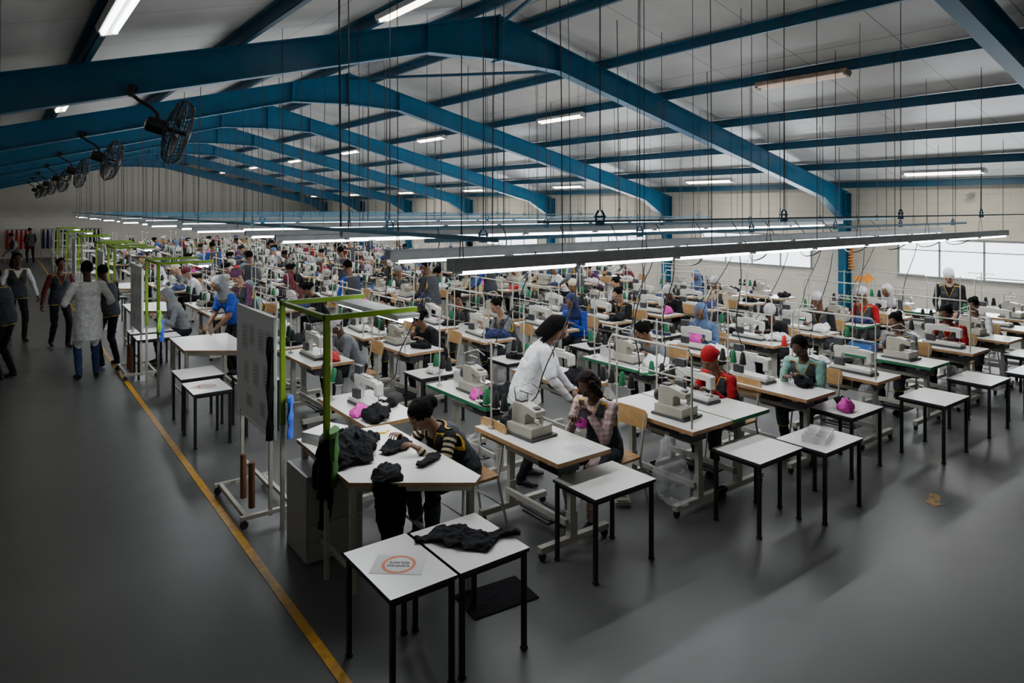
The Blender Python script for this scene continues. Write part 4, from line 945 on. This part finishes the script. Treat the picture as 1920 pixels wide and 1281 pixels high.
a=MB(); a.box((0,0,.02),(.3,.14,.03)); [a.box((-.1+.1*i,0,.04),(.06,.1,.015)) for i in range(3)]; mk('foot_pedal',a,[M_cream],loc=(4.6,4.45,0),rz=.9,label='cream foot pedal box on the floor',cat='foot pedal')
a=MB(); a.tube([(0,0,.004),(.08,.03,.006),(.14,-.01,.004),(.2,.03,.006)],.008,6); mk('tape_measure',a,[M_trim],loc=(2.45,5.25,.802),label='yellow tape measure lying on the work table',cat='tape measure')
a=MB(); a.tube([(.06*math.cos(t*1.1),.06*math.sin(t*1.1),1.3+.75*(t/60)) for t in range(0,61)],.014,6); mk('coiled_hose',a,[M_orange],loc=(16.6,8.35,-.1),label='orange coiled air hose hanging by the wall column',cat='air hose')
a=MB(); a.prism([(-.2,-.05),(.05,-.05),(.05,-.12),(.22,0),(.05,.12),(.05,.05),(-.2,.05)],0,.01); o=mk('arrow_sign',a,[M_orange],loc=(13.2,6.4,1.35),label='orange arrow sign hanging above the machines',cat='sign'); o.rotation_euler=(R(90),0,R(-30))
for i in range(5):
    e=empty('garment_rack','steel garment rack with hanging clothes at the end wall','garment rack','garment racks',loc=(-2.2+i*1.5,42.8,0)); a=MB()
    for x in(-.6,.6): a.cyl((x,0,0),(x,0,1.6),.02,8); a.box((x,0,.04),(.05,.5,.04))
    a.cyl((-.6,0,1.6),(.6,0,1.6),.02,8); mk('rack_frame',a,[M_grey],e)
    for j in range(6):
        a=MB(); x=-.5+j*.19; a.loft([(x,0,1.58),(x,0,1.5),(x,0,1.1),(x,0,.6)],[(.02,.03),(.2,.05),(.18,.07),(.2,.07)],Y,12); mk('hanging_garment',a,[M_redcl if i in(1,2) else M_navy if i==3 else M_dgrey],e)
for i in range(14):
    x=3.6+i*.8; a=MB(); a.box((0,0,.45),(.6,.5,.9)); a.box((0,-.26,.5),(.5,.02,.3),1)
    mk('storage_carton',a,[M_woodc if i%3 else M_white,M_redcl if i%2 else M_paper],loc=(x,41.5+(i%2)*.8,0),label='stacked carton with labelled front near the end wall',cat='carton',group='cartons by end wall',bevel=.01)
for y in(26,30,35):
    e=empty('shelf_rack','white steel shelf rack with folded garments by the aisle','shelf rack','shelf racks',loc=(2.2,y,0))
    for x in(-.4,.4):
        for q in(-.5,.5): a=MB(); a.box((x,q,.9),(.03,.03,1.8)); mk('upright',a,[M_cream],e)
    for z in(.3,.8,1.3,1.78):
        a=MB(); a.box((0,0,z),(.8,1.,.02)); mk('shelf',a,[M_cream],e)
e=empty('security_camera','small white security camera on the side wall','security camera',loc=(W-.02,5.9,3.0)); a=MB(); a.box((0,0,0),(.04,.1,.1)); a.cyl((-.02,0,0),(-.1,0,-.02),.02); mk('mount',a,[M_house],e); a=MB(); a.tube([(-.08,0,-.02),(-.28,.05,-.06)],[.045,.045],12); mk('camera_body',a,[M_house],e)

# ---------------------------------------------------------------- world & camera
w=bpy.data.worlds.new('World'); SC.world=w; w.use_nodes=True; w.node_tree.nodes['Background'].inputs[0].default_value=(.6,.7,.8,1); w.node_tree.nodes['Background'].inputs[1].default_value=.02
cam=bpy.data.cameras.new('Camera'); cam.lens=24; cam.sensor_width=36; cam.shift_y=-250.5/1920; cam.clip_end=200
co=bpy.data.objects.new('Camera',cam); COL.objects.link(co); co.location=(0,0,2.7); co.rotation_euler=(R(90),0,-math.atan2(.6,.8)); SC.camera=co
